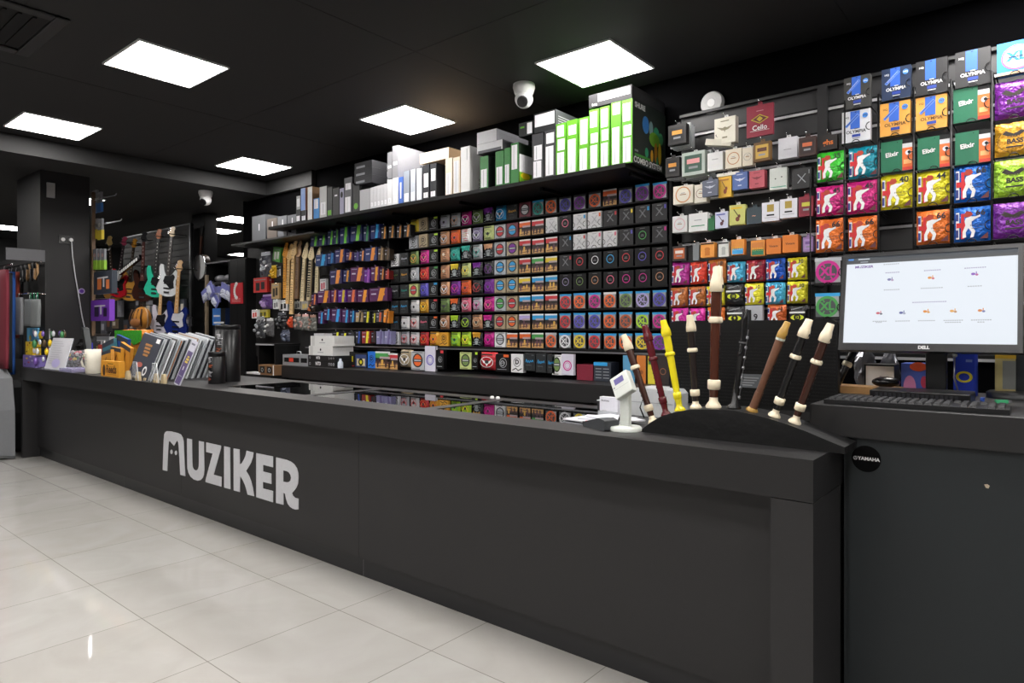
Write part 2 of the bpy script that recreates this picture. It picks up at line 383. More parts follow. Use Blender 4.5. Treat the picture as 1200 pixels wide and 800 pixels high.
def k_west(mb, w, h, t, c, sd=0, **k):
    mb.box(-w/2, w/2, -t, 0, 0, h, card('#221c1c')); a = Art(mb, -t); W = WHITE; S = card('#c99a5e'); D = card('#3b2622'); r = random.Random(sd)
    a.rect(-w*.5, h*.62, w*.5, h*.9, card(c)); a.rect(-w*.5, h*.9, w*.5, h, W); a.rect(-w*.2, h*.58, w*.5, h*.7, card('#b6a2a8')); a.rect(-w*.5, 0, w*.5, h*.3, S)
    a.rect(-w*.5, h*.3, w*.5, h*.4, card('#6b4a46'))
    for i in range(3):
        x = (-.34+.28*i)*w+r.uniform(-.04, .04)*w; zt = h*r.uniform(.38, .6)
        a.poly([(x-w*.05, h*.08), (x+w*.03, h*.06), (x+w*.1, zt*.8), (x+w*.05, zt), (x-w*.06, zt*.9)], r.choice([D, card('#e0b050'), D, card('#5c3a4a')]))
    a.line(-w*.4, h*.13, w*.38, h*.2, h*.04, D)
def k_ring(mb, w, h, t, c, **k):
    mb.box(-w/2, w/2, -t, 0, 0, h, BODY); a = Art(mb, -t); a.ring(0, h*.52, w*.27, w*.045, card(c), 28); L = card('#77777c')
    a.rect(-w*.12, h*.46, w*.12, h*.49, L); a.rect(-w*.08, h*.53, w*.08, h*.56, L); a.rect(-w*.18, h*.9, w*.18, h*.925, L)
def k_x(mb, w, h, t, c, bg='#1b1b1e', **k):
    mb.box(-w/2, w/2, -t, 0, 0, h, card(bg)); a = Art(mb, -t); L = card('#85858a' if bg[1] < '8' else '#9a9aa0')
    for d in (-.03, .03):
        a.line(-w*(.22-d), h*.3, w*(.2+d), h*.76, w*.02, L); a.line(w*(.22+d), h*.3, -w*(.2-d), h*.76, w*.02, L)
    a.rect(w*.33, h*.68, w*.46, h*.9, card(c)); a.rect(-w*.15, h*.87, w*.15, h*.9, L)
    if bg[1] >= '8':
        for cx, cz in ((0, .03), (-.5, .33), (.5, .33)):
            n = 12; pts = [(cx*w+w*.17*math.cos(q), cz*h+w*.17*math.sin(q)) for q in [math.pi*i/n+(0 if cx == 0 else (-math.pi/2 if cx < 0 else math.pi/2)) for i in range(n+1)]]
            for p, q in zip(pts, pts[1:]): a.line(*p, *q, w*.035, BODY)
def k_xl(mb, w, h, t, c, hdr='#2f9fdc', txt='XL', **k):
    mb.box(-w/2, w/2, -t, 0, 0, h, BODY); a = Art(mb, -t); C_ = card(c)
    a.rect(-w*.46, h*.06, w*.42, h*.95, card('#a4a7aa')); a.poly([(-w*.46, h*.06), (w*.1, h*.06), (-w*.46, h*.5)], card('#55585c')); a.rect(-w*.48, h*.86, w*.46, h*.99, card(hdr))
    a.ell(-w*.02, h*.46, w*.41, w*.41, card('#4a4c50')); a.ring(-w*.02, h*.46, w*.43, w*.11, C_); a.text(txt, -w*.02, h*.46, w*.42, C_, .04)
    for q in (60, 120, 240, 300): a.line(-w*.02+w*.2*math.cos(R(q)), h*.46+w*.2*math.sin(R(q)), -w*.02+w*.36*math.cos(R(q)), h*.46+w*.36*math.sin(R(q)), w*.05, C_)
def k_script(mb, w, h, t, c, bg='#1d2022', **k):
    mb.box(-w/2, w/2, -t, 0, 0, h, card(bg)); a = Art(mb, -t); C_ = card(c)
    pts = [(-.34, .48), (-.26, .66), (-.18, .46), (-.08, .6), (0, .46), (.1, .6), (.18, .5), (.3, .62), (.36, .5)]
    for p, q in zip(pts, pts[1:]): a.line(p[0]*w, p[1]*h, q[0]*w, q[1]*h, w*.045, C_)
    a.rect(-w*.3, h*.3, w*.2, h*.34, card('#55585c')); a.rect(w*.2, h*.86, w*.42, h*.92, card('#55585c')); a.ring(0, h*.2, w*.2, w*.02, card('#44474a'))
def k_tiger(mb, w, h, t, c, e='#3a2418', sd=0):
    pillow(mb, w, h, t, foil(c), seed=sd); a = Art(mb, -t); E_ = card(e)
    for i in range(5): a.poly([(-w*.35, h*(.15+.15*i)), (w*.1, h*(.2+.15*i)), (w*.36, h*(.12+.16*i)), (w*.05, h*(.14+.15*i))], E_)
    a.ell(0, h*.55, w*.14, h*.11, card('#d8c8b0')); a.rect(-w*.3, h*.86, w*.3, h*.9, E_)
def k_letter(mb, w, h, t, c, txt='D', e='#1a1612', **k):
    mb.box(-w/2, w/2, -t, 0, 0, h, card(c)); a = Art(mb, -t); a.ring(0, h*.56, w*.3, w*.04, card(e)); a.text(txt, 0, h*.56, w*.42, card(e), .05)
    a.poly([(-w*.4, h*.08), (-w*.1, h*.2), (w*.1, h*.08), (w*.4, h*.2), (w*.4, h*.26), (w*.1, h*.14), (-w*.1, h*.26), (-w*.4, h*.14)], card(e))
def k_roto(mb, w, h, t, c, num='66', sd=0, sub='swing bass', **k):
    pillow(mb, w, h, t, foil(c), seed=sd); a = Art(mb, -t); N = card('#15151a'); RD = card('#c81c22'); BL = card('#27357f')
    a.rect(-w*.43, h*.08, -w*.34, h*.84, WHITE); a.rect(-w*.43, h*.6, -w*.36, h*.8, BL); a.rect(-w*.43, h*.12, -w*.36, h*.34, BL)
    a.rect(-w*.29, h*.08, -w*.2, h*.8, RD); a.rect(-w*.42, h*.4, 0, h*.54, RD)
    a.poly([(-.28, .76), (-.2, .88), (-.02, .87), (.04, .76), (-.02, .7), (-.24, .68)] and [(x*w, z*h) for x, z in [(-.22, .75), (-.15, .86), (-.02, .85), (.03, .77), (-.05, .7), (-.18, .7)]], card('#b23a22'))
    a.poly([(x*w, z*h) for x, z in [(-.16, .67), (-.02, .71), (.1, .7), (.22, .74), (.24, .69), (.1, .63), (.0, .56), (.0, .44), (.1, .28), (.05, .12), (-.04, .1), (0, .26), (-.09, .38), (-.16, .26), (-.15, .12), (-.25, .1), (-.25, .28), (-.17, .46), (-.19, .58)]], WHITE)
    a.text(num, w*.24, h*.8, h*.23, N, .025); a.text(sub, w*.16, h*.46, h*.085, N, 0)
    a.poly([(w*.22, h*.06), (w*.44, h*.06), (w*.44, h*.24)], card('#5a2328')); a.rect(w*.0, h*.36, w*.3, h*.375, N)
def k_oly(mb, w, h, t, c, ink='#e8e8e8', hq=False, **k):
    mb.box(-w/2, w/2, -t, 0, 0, h, card(c)); a = Art(mb, -t); B = card('#2f62c4'); I = card(ink)
    a.rect(-w*.2, h*.42, w*.14, h*.99, B); a.text('OLYMPIA', 0, h*.32, w*.17, I, .025); a.rect(-w*.14, h*.15, w*.16, h*.24, card('#24409a'))
    a.text('HQ', -w*.32, h*.8, w*.1, I, .02); a.rect(-w*.06, h*.41, w*.08, h*.43, I); a.rect(-w*.12, h*.1, w*.14, h*.12, I)
    a.rect(-w*.04, h*.94, w*.02, h*.96, BODY)
    if hq:
        a.ell(w*.33, h*.8, w*.1, w*.1, card('#3f86d8')); a.text('HQ', w*.33, h*.8, w*.1, I, .03)
        a.line(-w*.36, h*.5, w*.1, h*.86, w*.1, card('#7f9fe0')); a.line(-w*.35, h*.51, w*.09, h*.85, w*.06, B); a.line(-w*.3, h*.56, w*.06, h*.84, w*.01, I)
def k_elixir(mb, w, h, t, c='#14694a', **k):
    mb.box(-w/2, w/2, -t, 0, 0, h, card(c)); a = Art(mb, -t); a.rect(w*.18, 0, w*.5, h, card('#e06a2a')); a.rect(w*.18, h*.72, w*.5, h*.86, SIL); a.rect(w*.18, h*.86, w*.5, h, BODY)
    a.rect(w*.18, 0, w*.5, h*.1, card('#c8382a')); a.ell(w*.36, h*.56, w*.09, w*.09, SIL); a.ell(w*.39, h*.57, w*.05, w*.05, BODY); a.rect(w*.22, h*.2, w*.46, h*.34, card('#f0b070'))
    a.text('Elixir', -w*.15, h*.56, w*.22, WHITE, .025, .9, R(6)); a.ell(w*.03, h*.93, w*.015, w*.015, BODY)
def k_bassfoil(mb, w, h, t, c, sd=0, **k):
    pillow(mb, w, h, t, foil(c), seed=sd); a = Art(mb, -t); N = card('#241a10')
    a.ring(0, h*.45, w*.42, w*.012, N, sz=.85*h/w); a.poly([(-w*.3, h*.66), (-w*.16, h*.58), (w*.14, h*.58), (w*.3, h*.68), (w*.2, h*.74), (0, h*.64), (-w*.2, h*.74)], N)
    a.text('BASS', w*.03, h*.42, w*.2, N, .04); a.rect(-w*.2, h*.24, w*.24, h*.28, N); a.text('SLINKY', w*.03, h*.56, w*.08, N, .02)
def k_yb(mb, w, h, t, c, **k):
    mb.box(-w/2, w/2, -t, 0, 0, h, card('#151517')); a = Art(mb, -t); Y_ = card('#e0d820')
    if c != CN['y'][0]: a.rect(-w*.46, h*.04, w*.46, h*.9, card('#3a4a7c')); a.rect(-w*.34, h*.12, w*.34, h*.62, card('#d8c8a0')); a.ell(0, h*.38, w*.2, w*.2, BODY); a.ell(0, h*.38, w*.1, w*.1, Y_); return
    a.rect(-w*.42, h*.3, -w*.16, h*.66, Y_); a.rect(-w*.06, h*.24, w*.1, h*.72, card('#8a1c20')); a.rect(w*.14, h*.34, w*.3, h*.7, Y_); a.rect(-w*.45, h*.04, w*.45, h*.1, card('#9a2420'))
KF = dict(foil=k_foil, yb=k_yb, skull=k_skull, tab=k_tab, oval=k_oval, west=k_west, ring=k_ring, x=k_x, xl=k_xl, script=k_script, tiger=k_tiger, letter=k_letter, roto=k_roto, oly=k_oly, elixir=k_elixir, bass=k_bassfoil)
CN = {'m': ('#c81c8c', 'magenta'), 'p': ('#7b2a9a', 'purple'), 'o': ('#e8682a', 'orange'), 'r': ('#c8323a', 'red'), 'b': ('#2f9fdc', 'blue'), 'g': ('#4aa050', 'green'), 'y': ('#e8cc30', 'yellow'),
      't': ('#129a8c', 'teal'), 'l': ('#b4e032', 'lime'), 's': ('#b8bcc2', 'silver'), 'w': ('#e4e4e6', 'white'), 'd': ('#26282b', 'black'), 'k': ('#b3a284', 'kraft'), 'c': ('#c08a66', 'copper'),
      'v': ('#5a52b8', 'violet'), 'n': ('#7a2a3c', 'maroon'), 'a': ('#e0a430', 'gold'), 'i': ('#e8708c', 'pink'), 'L': ('#b4a8dc', 'lavender'), 'O': ('#6f8a4c', 'olive'), 'B': ('#b85a34', 'brown-orange'), 'G': ('#c8d48a', 'pale green'), 'q': ('#8f86a8', 'grey-purple'), 'D': ('#1f6fd0', 'deep blue')}
KN = dict(foil='foil string packet', skull='dark string packet with {} top', tab='black string box with {} tab', oval='string box with {} oval', west='landscape string box with {} band', ring='black string box with {} ring',
          x='black string box with cross and {} tag', wx='white string box with cross and {} tag', xl='string packet with {} ring', script='black string box with {} script', tiger='{} striped foil packet', letter='{} string box with round letter')
ROWS = [
 # left to right; kind:colour[:second colour]
 '- - foil:y:g letter:k tab:l foil:s:q foil:s:c foil:m:w foil:O:s skull:p foil:b:w script:a oval:n:w xl:t:b xl:o:d xl:v:d xl:p:d xl:o:d west:o xl:v:d xl:p:b xl:m:b',
 '- - letter:s letter:k tab:l foil:c:s foil:o:r tiger:w:r foil:q:s foil:G:O oval:s:r oval:n:b west:o west:r wx:w ring:i wx:b wx:o x:r x:y x:b x:v',
 'letter:w script:s foil:O:a foil:m:i tab:l tiger:c foil:t:t skull:t foil:s:t skull:c oval:s:r oval:k:p west:r west:r west:r x:b wx:r wx:i wx:i x:v ring:g x:m',
 'script:O script:a foil:s:w foil:r:o tab:g tiger:c skull:y foil:G:y skull:p foil:d:p oval:s:b oval:k:b west:r west:g west:y x:r ring:r ring:w ring:b ring:r ring:v ring:r',
 'script:s script:t oval:G:r foil:v:v tab:b foil:c:w foil:p:m foil:o:r foil:d:r foil:p:p oval:k:b oval:k:b west:y west:b west:b ring:q ring:O ring:c ring:i ring:m ring:m ring:c',
 'script:b script:b foil:w:s foil:a:y tab:r foil:O:d skull:o foil:i:s foil:s:m foil:m:i oval:s:g oval:k:r west:b west:b west:r xl:r:b xl:o:b xl:m:b xl:o:w xl:O:b xl:L:b xl:v:b',
 'script:b foil:w:s foil:w:r script:i tab:o foil:c:w skull:l foil:d:l foil:c:k skull:m oval:k:r oval:k:o west:L west:b west:b xl:r:b xl:v:b xl:v:b xl:o:b xl:B:b xl:l:b xl:m:b',
 'letter:w foil:s:r foil:w:r foil:r:o foil:a:o letter:a foil:l:g foil:l:y skull:a foil:m:m oval:w:s west:o west:o west:g xl:o:s xl:w:b xl:y:b xl:r:b xl:o:b xl:o:b xl:y:b xl:p:b']
ORD = 'first second third fourth fifth sixth seventh eighth ninth tenth eleventh twelfth thirteenth fourteenth fifteenth sixteenth seventeenth eighteenth nineteenth twentieth twenty-first twenty-second'.split()
PY = 4.5
def pack_obj(kind, cc, w, h, t, sd, x, z, y=PY, rz=0, ry=0, cat='string packet', name='string_packet', **kw):
    mb = MB(); c = CN[cc[0]][0] if cc[0] in CN else cc[0]; e = (CN[cc[1]][0] if cc[1] in CN else cc[1]) if len(cc) > 1 else None
    if kind == 'wx': k_x(mb, w, h, t, c, bg='#dcdcde')
    elif kind == 'xl': k_xl(mb, w, h, t, c, hdr=e or '#2f9fdc', **kw)
    elif kind in ('foil', 'oval') and e: KF[kind](mb, w, h, t, c, e=e, sd=sd)
    elif kind in ('skull', 'tiger', 'foil', 'west', 'bass'): KF[kind](mb, w, h, t, c, sd=sd, **({'e': e} if kind == 'tiger' and e else {}))
    elif kind == 'roto': k_roto(mb, w, h, t, c, sd=sd, **kw)
    else: KF[kind](mb, w, h, t, c, **kw)
    o = mb.build(name, None, (x, y+t, z), (0, ry, rz)); o['category'] = cat
    return o
rr = random.Random(3)
for r, line in enumerate(ROWS):
    zc = 2.43-.16*r; zb = zc-.066; its = line.split(); n0 = sum(i == '-' for i in its)
    m = MB(); xa = -5.33 if r > 1 else -5.06; mr = MB()
    m.box(xa, -2.2, 4.475, 4.63, zb-.0115, zb-.0005, BLACK); m.box(xa, -2.2, 4.62, 4.655, zb-.0115, zb+.02, BLACK)
    s = m.build('display_ledge'); tag(s, 'black display ledge carrying the %s row of string packets from the top' % ORD[r], 'ledge', 'packet display ledges')
    for k, it in enumerate(its):
        if it == '-': continue
        c = 21-k; x = -2.281-.1412*c + rr.uniform(-.003, .003); q = it.split(':'); kind = q[0]; cc = q[1:]
        soft = kind in ('foil', 'skull', 'tiger'); wd = (.118 if soft else .123)*rr.uniform(.97, 1.03); ht = (.133 if soft else .128)*rr.uniform(.98, 1.04); t = .022 if soft else (.05 if kind in ('x', 'ring') else .03)
        if kind == 'script': t = .05
        o = pack_obj(kind, cc, wd, ht, t, r*31+k, x, zb, rz=rr.uniform(-.03, .03)*(1 if soft else .3), ry=rr.uniform(-.03, .03) if soft else 0, y=PY)
        cn = CN[cc[0]][1]
        if kind == 'oval': d = '%s string box with %s oval' % (cn, CN[cc[1]][1])
        elif kind == 'foil': d = '%s foil string packet' % cn
        else: d = KN[kind].format(cn)
        tag(o, '%s, %s from left in %s packet row' % (d, ORD[k-n0], ('topmost' if r == 0 else ORD[r]) ), None, 'string packets standing in the black wall display')
# uprights between the display and its neighbours
tag(MB().box(-5.36, -5.335, 4.5, 4.655, 1.2, 2.55, BLACK).build('display_upright'), 'black upright at left end of the packet display', 'upright')
tag(MB().box(-2.195, -2.175, 4.48, 4.655, 1.02, 2.55, BLACK).build('display_upright'), 'black upright between packet display and slatted wall', 'upright')

# bottom rail with packs hanging over the cabinet
rail = MB().box(-6.4, -2.2, 4.44, 4.47, 1.213, 1.226, METAL).box(-6.4, -2.2, 4.47, 4.655, 1.217, 1.222, BLACK)
tag(rail.build('hanging_rail'), 'thin metal rail below the packet display, over the cabinet', 'rail')
low = [ # px0, py0, px1, py1, kind, colours, label
 (384,412,403,432,'yb','y','black and yellow picks card hanging at left of low rail'),(405,412,416,431,'yb','y','narrow black yellow card, second on low rail'),(416,414,430,433,'yb','D','blue edged card with yellow round badge on low rail'),(431,412,440,432,'letter','D','blue card with white numbers on the low rail'),
 (440,412,457,434,'west','g','white sleeve with green artwork on the low rail'),(455,414,466,437,'west','r','small clear sleeve with dark picture on the low rail'),(467,410,481,430,'foil','k','cream and red string packet on the low rail'),
 (482,412,497,433,'oval','s','silver card with black and orange ovals on low rail'),(498,411,510,440,'ring','v','white packet with violet round print at low rail end'),(511,410,520,432,'tab','r','black box with red tab standing on low rail'),
 (539,413,552,432,'oval','G','pale green double card, first of the low right cards'),(553,412,560,432,'tab','l','black string box beside the pale green double card'),(561,413,580,433,'foil','r','large red foil packet hanging over the cabinet'),
 (581,415,597,435,'tab','o','black pair of boxes right of large red packet'),(599,415,613,436,'letter','w','white card with dark script beside black pair'),(614,414,627,434,'script','b','blue patterned packet, first of the three blue ones'),(628,414,640,436,'script','b','blue patterned packet, middle of the three blue ones'),(641,415,650,437,'script','b','blue patterned packet, last of the three blue ones'),
 (647,416,658,439,'oval','w','white tilted card with olive oval above cabinet edge'),(658,415,672,439,'ring','m','card with pink ring beside the tilted white one')]
for x0_, y0_, x1_, y1_, kd, c_, lb in low:
    a_ = onY(x0_, y1_, 4.38); b_ = onY(x1_, y0_, 4.38); wd = b_.x-a_.x
    cc = [c_] if kd != 'oval' else [c_, {'s': 'o', 'G': 'O', 'w': 'O'}[c_]]
    if kd == 'ring':
        mb = MB(); t = .03; mb.box(-wd/2, wd/2, -t, 0, 0, b_.z-a_.z, card('#d6d4e2')); a = Art(mb, -t); a.ring(0, (b_.z-a_.z)*.45, wd*.36, wd*.08, card(CN[c_][0])); a.ring(0, (b_.z-a_.z)*.45, wd*.22, wd*.03, card(CN[c_][0]))
        o = mb.build('string_packet', None, ((a_.x+b_.x)/2, 4.41, max(a_.z, 1.004))); o['category'] = 'string packet'
    else: o = pack_obj(kd, cc, wd, b_.z-max(a_.z, 1.004), .04, 5, (a_.x+b_.x)/2, max(a_.z, 1.004), y=4.38)
    tag(o, lb, None, 'packets hanging on the low rail')

for a_, b_, yt, c_, side_, lb, art in [
 (676, 695, 426.5, '#7c1830', '#5c1024', 'flat dark red box on the cabinet, right end of low row', None),
 (696, 716, 424, '#262c38', '#202632', 'dark slate box with blue lid on the cabinet', lambda a, w, h: ([a.rect(-w*.4, h*(.15+.16*i), -w*.05, h*(.2+.16*i), GREY) for i in range(4)], [a.rect(w*.05, h*(.15+.16*i), w*.4, h*(.2+.16*i), GREY) for i in range(4)], a.rect(-w*.5, h*.82, w*.3, h, card('#2f9fdc')))),
 (730, 744, 416, '#5a9cc4', '#26262a', 'light blue card box behind the leaning brown recorder', lambda a, w, h: (a.ell(-w*.1, h*.4, w*.05, w*.05, BODY), a.ell(w*.2, h*.5, w*.06, w*.06, BODY))),
 (746, 757, 416, '#c8742c', '#26262a', 'orange card box behind the dark red recorder', lambda a, w, h: a.ell(0, h*.4, w*.2, w*.2, card('#8a4a1c'))),
 (759, 768, 417, '#d8c838', '#26262a', 'yellow green card box between red and yellow recorders', lambda a, w, h: a.rect(-w*.4, h*.7, w*.4, h*.9, card('#3a7a3c'))),
 (770, 784, 416, '#2c2422', '#26262a', 'dark brown card box with copper ring by yellow recorder', lambda a, w, h: a.ring(0, h*.45, w*.26, w*.06, card('#a06848')))]:
    y_ = 4.40; xa, xb, zt_ = onY(a_, yt, y_).x, onY(b_, yt, y_).x, onY(a_, yt, y_).z; w_ = xb-xa; h_ = zt_-1.002; mb = MB(); mb.box(-w_/2, w_/2, 0, .12, 0, h_, card(side_)); a = Art(mb, 0); a.rect(-w_/2+.001, .001, w_/2-.001, h_-.001, card(c_))
    if art: art(a, w_, h_)
    tag(mb.build('product_box', None, ((xa+xb)/2, y_, 1.002)), lb, 'box', 'boxes standing on the back cabinet')

# ------------------------------------------------------------------ wire rack of bass strings at the right
def rect_on(px0, py0, px1, py1, y):
    """world x0, x1, z0, z1 of an upright rectangle seen with that left/right and, at its left edge, that top/bottom"""
    a_ = onY(px0, py1, y); b_ = onY(px0, py0, y); c_ = onY(px1, py0, y)
    return a_.x, c_.x, a_.z, b_.z
RY = 4.38
big = [ # px0, ytop at left, px1, ybottom at left, kind, colours, extra, label
 (988.8,92,1020,129,'oly',['#3a3a38'],{'hq':True},'black bass string box with blue band, leftmost in top rack row'),
 (1033,82,1067.5,119,'oly',['#1d2f4e'],{'hq':True},'navy bass string box with blue band, second in top rack row'),
 (1073,73,1110.5,113,'oly',['#202022'],{},'black bass string box with blue band, third in top rack row'),
 (1119,62,1161,104,'oly',['#242426'],{},'black bass string box beside the round pink logo box'),
 (1168,52,1212,90,'xlbox',['D'],{},'blue bass box with pink ring logo at upper right'),
 (986.5,132,1020,168.5,'oly',['#d4d6da'],{'ink':'#303034','hq':True},'white bass string box with blue band'),
 (1031,122,1067,161,'oly',['#dfa045'],{'ink':'#5a3a1c','hq':True},'orange bass string box with blue band, left of two'),
 (1073,115,1110,154,'oly',['#dfa045'],{'ink':'#5a3a1c','hq':True},'orange bass string box with blue band, right of two'),
 (1117,105,1160,145,'elixir',['#14694a'],{},'green and orange string box just below the rightmost black one'),
 (1165,96,1212,141.5,'bass',['p'],{},'purple foil bass packet in second rack row at right edge'),
 (956,179,990,214,'roto',['#3cc832'],{'num':'35'},'bright green foil bass packet numbered 35'),
 (993,173,1030,210.5,'roto',['#1592a8'],{'num':'66'},'teal foil bass packet numbered 66'),
 (1032,167,1070,203,'elixir',['#14694a'],{},'green and orange string box, left of three in a row'),
 (1075,162,1114,199.5,'elixir',['#14694a'],{},'green and orange string box, middle of three in a row'),
 (1119,156,1161,194,'elixir',['#14694a'],{},'green and orange string box, right of three in a row'),
 (1165,145,1212,185,'bass',['a'],{},'gold foil bass packet at right edge'),
 (955,219,990,254,'roto',['#d02080'],{'num':'45'},'magenta foil bass packet numbered 45, left of two'),
 (991,213,1029,251.5,'roto',['#d02080'],{'num':'45'},'magenta foil bass packet numbered 45, right of two'),
 (1031,205,1070,246.5,'roto',['#e4d820'],{'num':'40'},'yellow foil bass packet numbered 40'),
 (1073,201,1114,242,'roto',['#e4d82a'],{'num':'44'},'yellow foil bass packet numbered 44'),
 (1117,194,1162,238,'roto',['#1668cc'],{'num':'66'},'blue foil bass packet above the other blue one'),
 (1164,188,1212,232,'bass',['#a8d83a'],{},'lime green foil bass packet at right edge'),
 (954.5,257,989,296,'roto',['#e8762a'],{'num':'66'},'orange foil bass packet numbered 66, leftmost of three'),
 (992.5,254,1029,294,'roto',['#e8762a'],{'num':'66'},'orange foil bass packet numbered 66, middle of three'),
 (1073,247,1114,287,'roto',['#e8762a'],{'num':'66'},'orange foil bass packet numbered 66, right of the empty slot'),
 (1117,243,1161,284,'roto',['#1668cc'],{'num':'66'},'blue foil bass packet just above the monitor'),
 (1163,238,1212,280,'bass',['p'],{},'purple foil bass packet just above the monitor at right'),
 (954,302,988,333.5,'xl',['m','s'],{},'large clear packet with magenta ring left of monitor'),
 (954.5,343,986,373,'xl',['g','b'],{},'large packet with green ring left of monitor'),
 (955,382,986,412,'xl',['y','b'],{},'packet with yellow ring mostly hidden behind the black panel'),
]
def k_xlbox(mb, w, h, t, c, **k):
    mb.box(-w/2, w/2, -t, 0, 0, h, card('#2a86cc')); a = Art(mb, -t); a.rect(-w*.5, 0, w*.5, h*.08, card('#d8b890')); a.ell(w*.06, h*.5, w*.44, h*.38, card('#d8508c')); a.ell(w*.06, h*.5, w*.4, h*.34, WHITE)
    a.text('XL', w*.05, h*.52, w*.42, card('#1c78c8'), .05, 1.1); a.rect(-w*.24, h*.5, w*.34, h*.53, BODY); a.rect(-w*.1, h*.34, w*.2, h*.36, GREY)
KF['xlbox'] = k_xlbox
RACKS = []
cols = [(951.5, 991.5), (991.5, 1031), (1031, 1072), (1072, 1115.5), (1115.5, 1163), (1163, 1216)]
for i, (a_, b_) in enumerate(cols):
    xa, xb = onY(a_, 200, 4.42).x, onY(b_, 200, 4.42).x
    zt = (2.36, 2.78, 2.78, 2.78, 2.78, 2.78)[i]; zb_ = 1.3
    t = empty('wire_rack', ((xa+xb)/2, 4.618, zb_)); t['category'] = 'rack'; t['group'] = 'wire racks for bass strings'
    t['label'] = 'black wire rack column holding bass strings, %s from left' % ORD[i]
    fr = MB(); hw = (xb-xa)/2-.002
    for sx in (-hw, hw):
        fr.tube([(sx, -.0, .0), (sx, -.24, .0), (sx, -.24, zt-zb_), (sx, 0, zt-zb_)], .004, WIRE)
    for zz in (0, zt-zb_): fr.tube([(-hw, -.1, zz), (hw, -.1, zz)], .0035, WIRE)
    fr.build('rack_frame', t); RACKS.append(t)
ri = MB()
for j, (a_, y0_, b_, y1_, kd, cc, ex, lb) in enumerate(big):
    xa, xb, za, zb_ = rect_on(a_, y0_, b_, y1_, RY)
    o = pack_obj(kd, cc, (xb-xa)*.985, (zb_-za)*.985, .03 if kd in ('roto', 'bass') else .05, j*17, (xa+xb)/2, za, y=RY, **ex)
    tag(o, lb, None, 'bass string packets in the wire racks')
    # shelf wire carrying it and the wire loops in front
    m = MB(); c0 = (xa+xb)/2; r_ = (xb-xa)*.13
    m.tube([(xa-.004, RY-.006, za-.006), (xb+.004, RY-.006, za-.006)], .0035, WIRE); m.tube([(xa, 4.615, za-.006), (xa, RY-.006, za-.006)], .0035, WIRE); m.tube([(xb, 4.615, za-.006), (xb, RY-.006, za-.006)], .0035, WIRE)
    m.tube([(c0+r_*math.cos(R(q)), RY-.008, za-.006+r_*.8*math.sin(R(q))) for q in range(0, 181, 20)], .0028, WIRE)
    m.tube([(xb-r_*.1+r_*1.0*math.cos(R(q)), RY-.008, za+(zb_-za)*.42+r_*1.1*math.sin(R(q))) for q in range(90, 271, 20)], .0028, WIRE)
    ci = min(range(6), key=lambda q: abs((cols[q][0]+cols[q][1])/2-(a_+b_)/2)); par = RACKS[ci]
    m.build('wire_holder', par).matrix_parent_inverse = Matrix.Translation(par.location).inverted()

# ------------------------------------------------------------------ slatted wall with accessories
sw = empty('slatwall_panel', (-1.67, 4.655, 1.3)); tag(sw, 'grey slatted wall panel with metal strips behind the small boxes', 'wall panel')
def sb(name, mb):
    o = mb.build(name, sw); o.matrix_parent_inverse = Matrix.Translation((1.67, -4.655, -1.3)); return o
SLAT = mat('#2a2a2c', .45); zt = 2.965
sb('backing', MB().box(-2.17, 1.5, 4.63, 4.655, 1.25, zt, SLAT))
m = MB(); m.box(-2.17, 1.5, 4.6, 4.632, zt, zt+.02, DARK); sb('top_rail', m)
for i in range(11):
    z = zt-.135-.16*i
    sb('slat_rail', MB().box(-2.165, 1.49, 4.615, 4.63, z-.014, z+.002, mat('#b8b8bc', .35, .2)).box(-2.165, 1.49, 4.626, 4.63, z+.0021, z+.018, BLACK))
sb('upright', MB().box(onY(964, 200, 4.6).x-.03, onY(964, 200, 4.6).x+.03, 4.59, 4.64, 1.25, zt-.001, DARK))
ny = 4.4
def k_plain(mb, w, h, t, c, art=None, **k):
    mb.box(-w/2, w/2, 0, t, 0, h, card(c) if isinstance(c, str) else c); a = Art(mb, 0)
    if art: art(a, w, h)
def a_ring(c, c2='#a08060'): return lambda a, w, h: (a.ring(0, h*.5, w*.38, w*.05, card(c)), a.rect(-w*.16, h*.48, w*.16, h*.53, card(c2)), a.rect(-w*.1, h*.57, w*.1, h*.6, GREY))
def a_bird(c, c2=None): return lambda a, w, h: (a.poly([(x*w, z*h) for x, z in [(-.38, .66), (-.1, .6), (0, .64), (.1, .6), (.38, .66), (.16, .52), (.03, .5), (0, .42), (-.03, .5), (-.16, .52)]], card(c)), a.rect(-w*.2, h*.84, w*.2, h*.88, card(c)), a.rect(-w*.12, h*.2, w*.12, h*.26, card(c)))
def a_violin(c, top=None): return lambda a, w, h: (a.ell(w*.02, h*.28, w*.13, h*.12, card(c)), a.ell(w*.12, h*.42, w*.09, h*.09, card(c)), a.line(w*.1, h*.4, -w*.22, h*.78, w*.05, card('#2c1a12')), a.rect(-w*.4, h*.8, w*.3, h*.88, card(top or c)))
def a_label(c, c2, txt=None): return lambda a, w, h: (a.rect(-w*.38, h*.14, w*.38, h*.86, card(c)), a.rect(-w*.28, h*.5, w*.28, h*.7, card(c2)), a.rect(-w*.2, h*.28, w*.2, h*.38, GREY)) + ((a.text(txt, 0, h*.44, w*.26, card(c2), .03),) if txt else ())
def a_gold(a, w, h): a.rect(-w*.2, h*.5, w*.2, h*.88, card('#a8903c')); a.rect(-w*.22, h*.28, w*.22, h*.36, BODY); a.rect(-w*.34, h*.18, w*.34, h*.2, GREY)
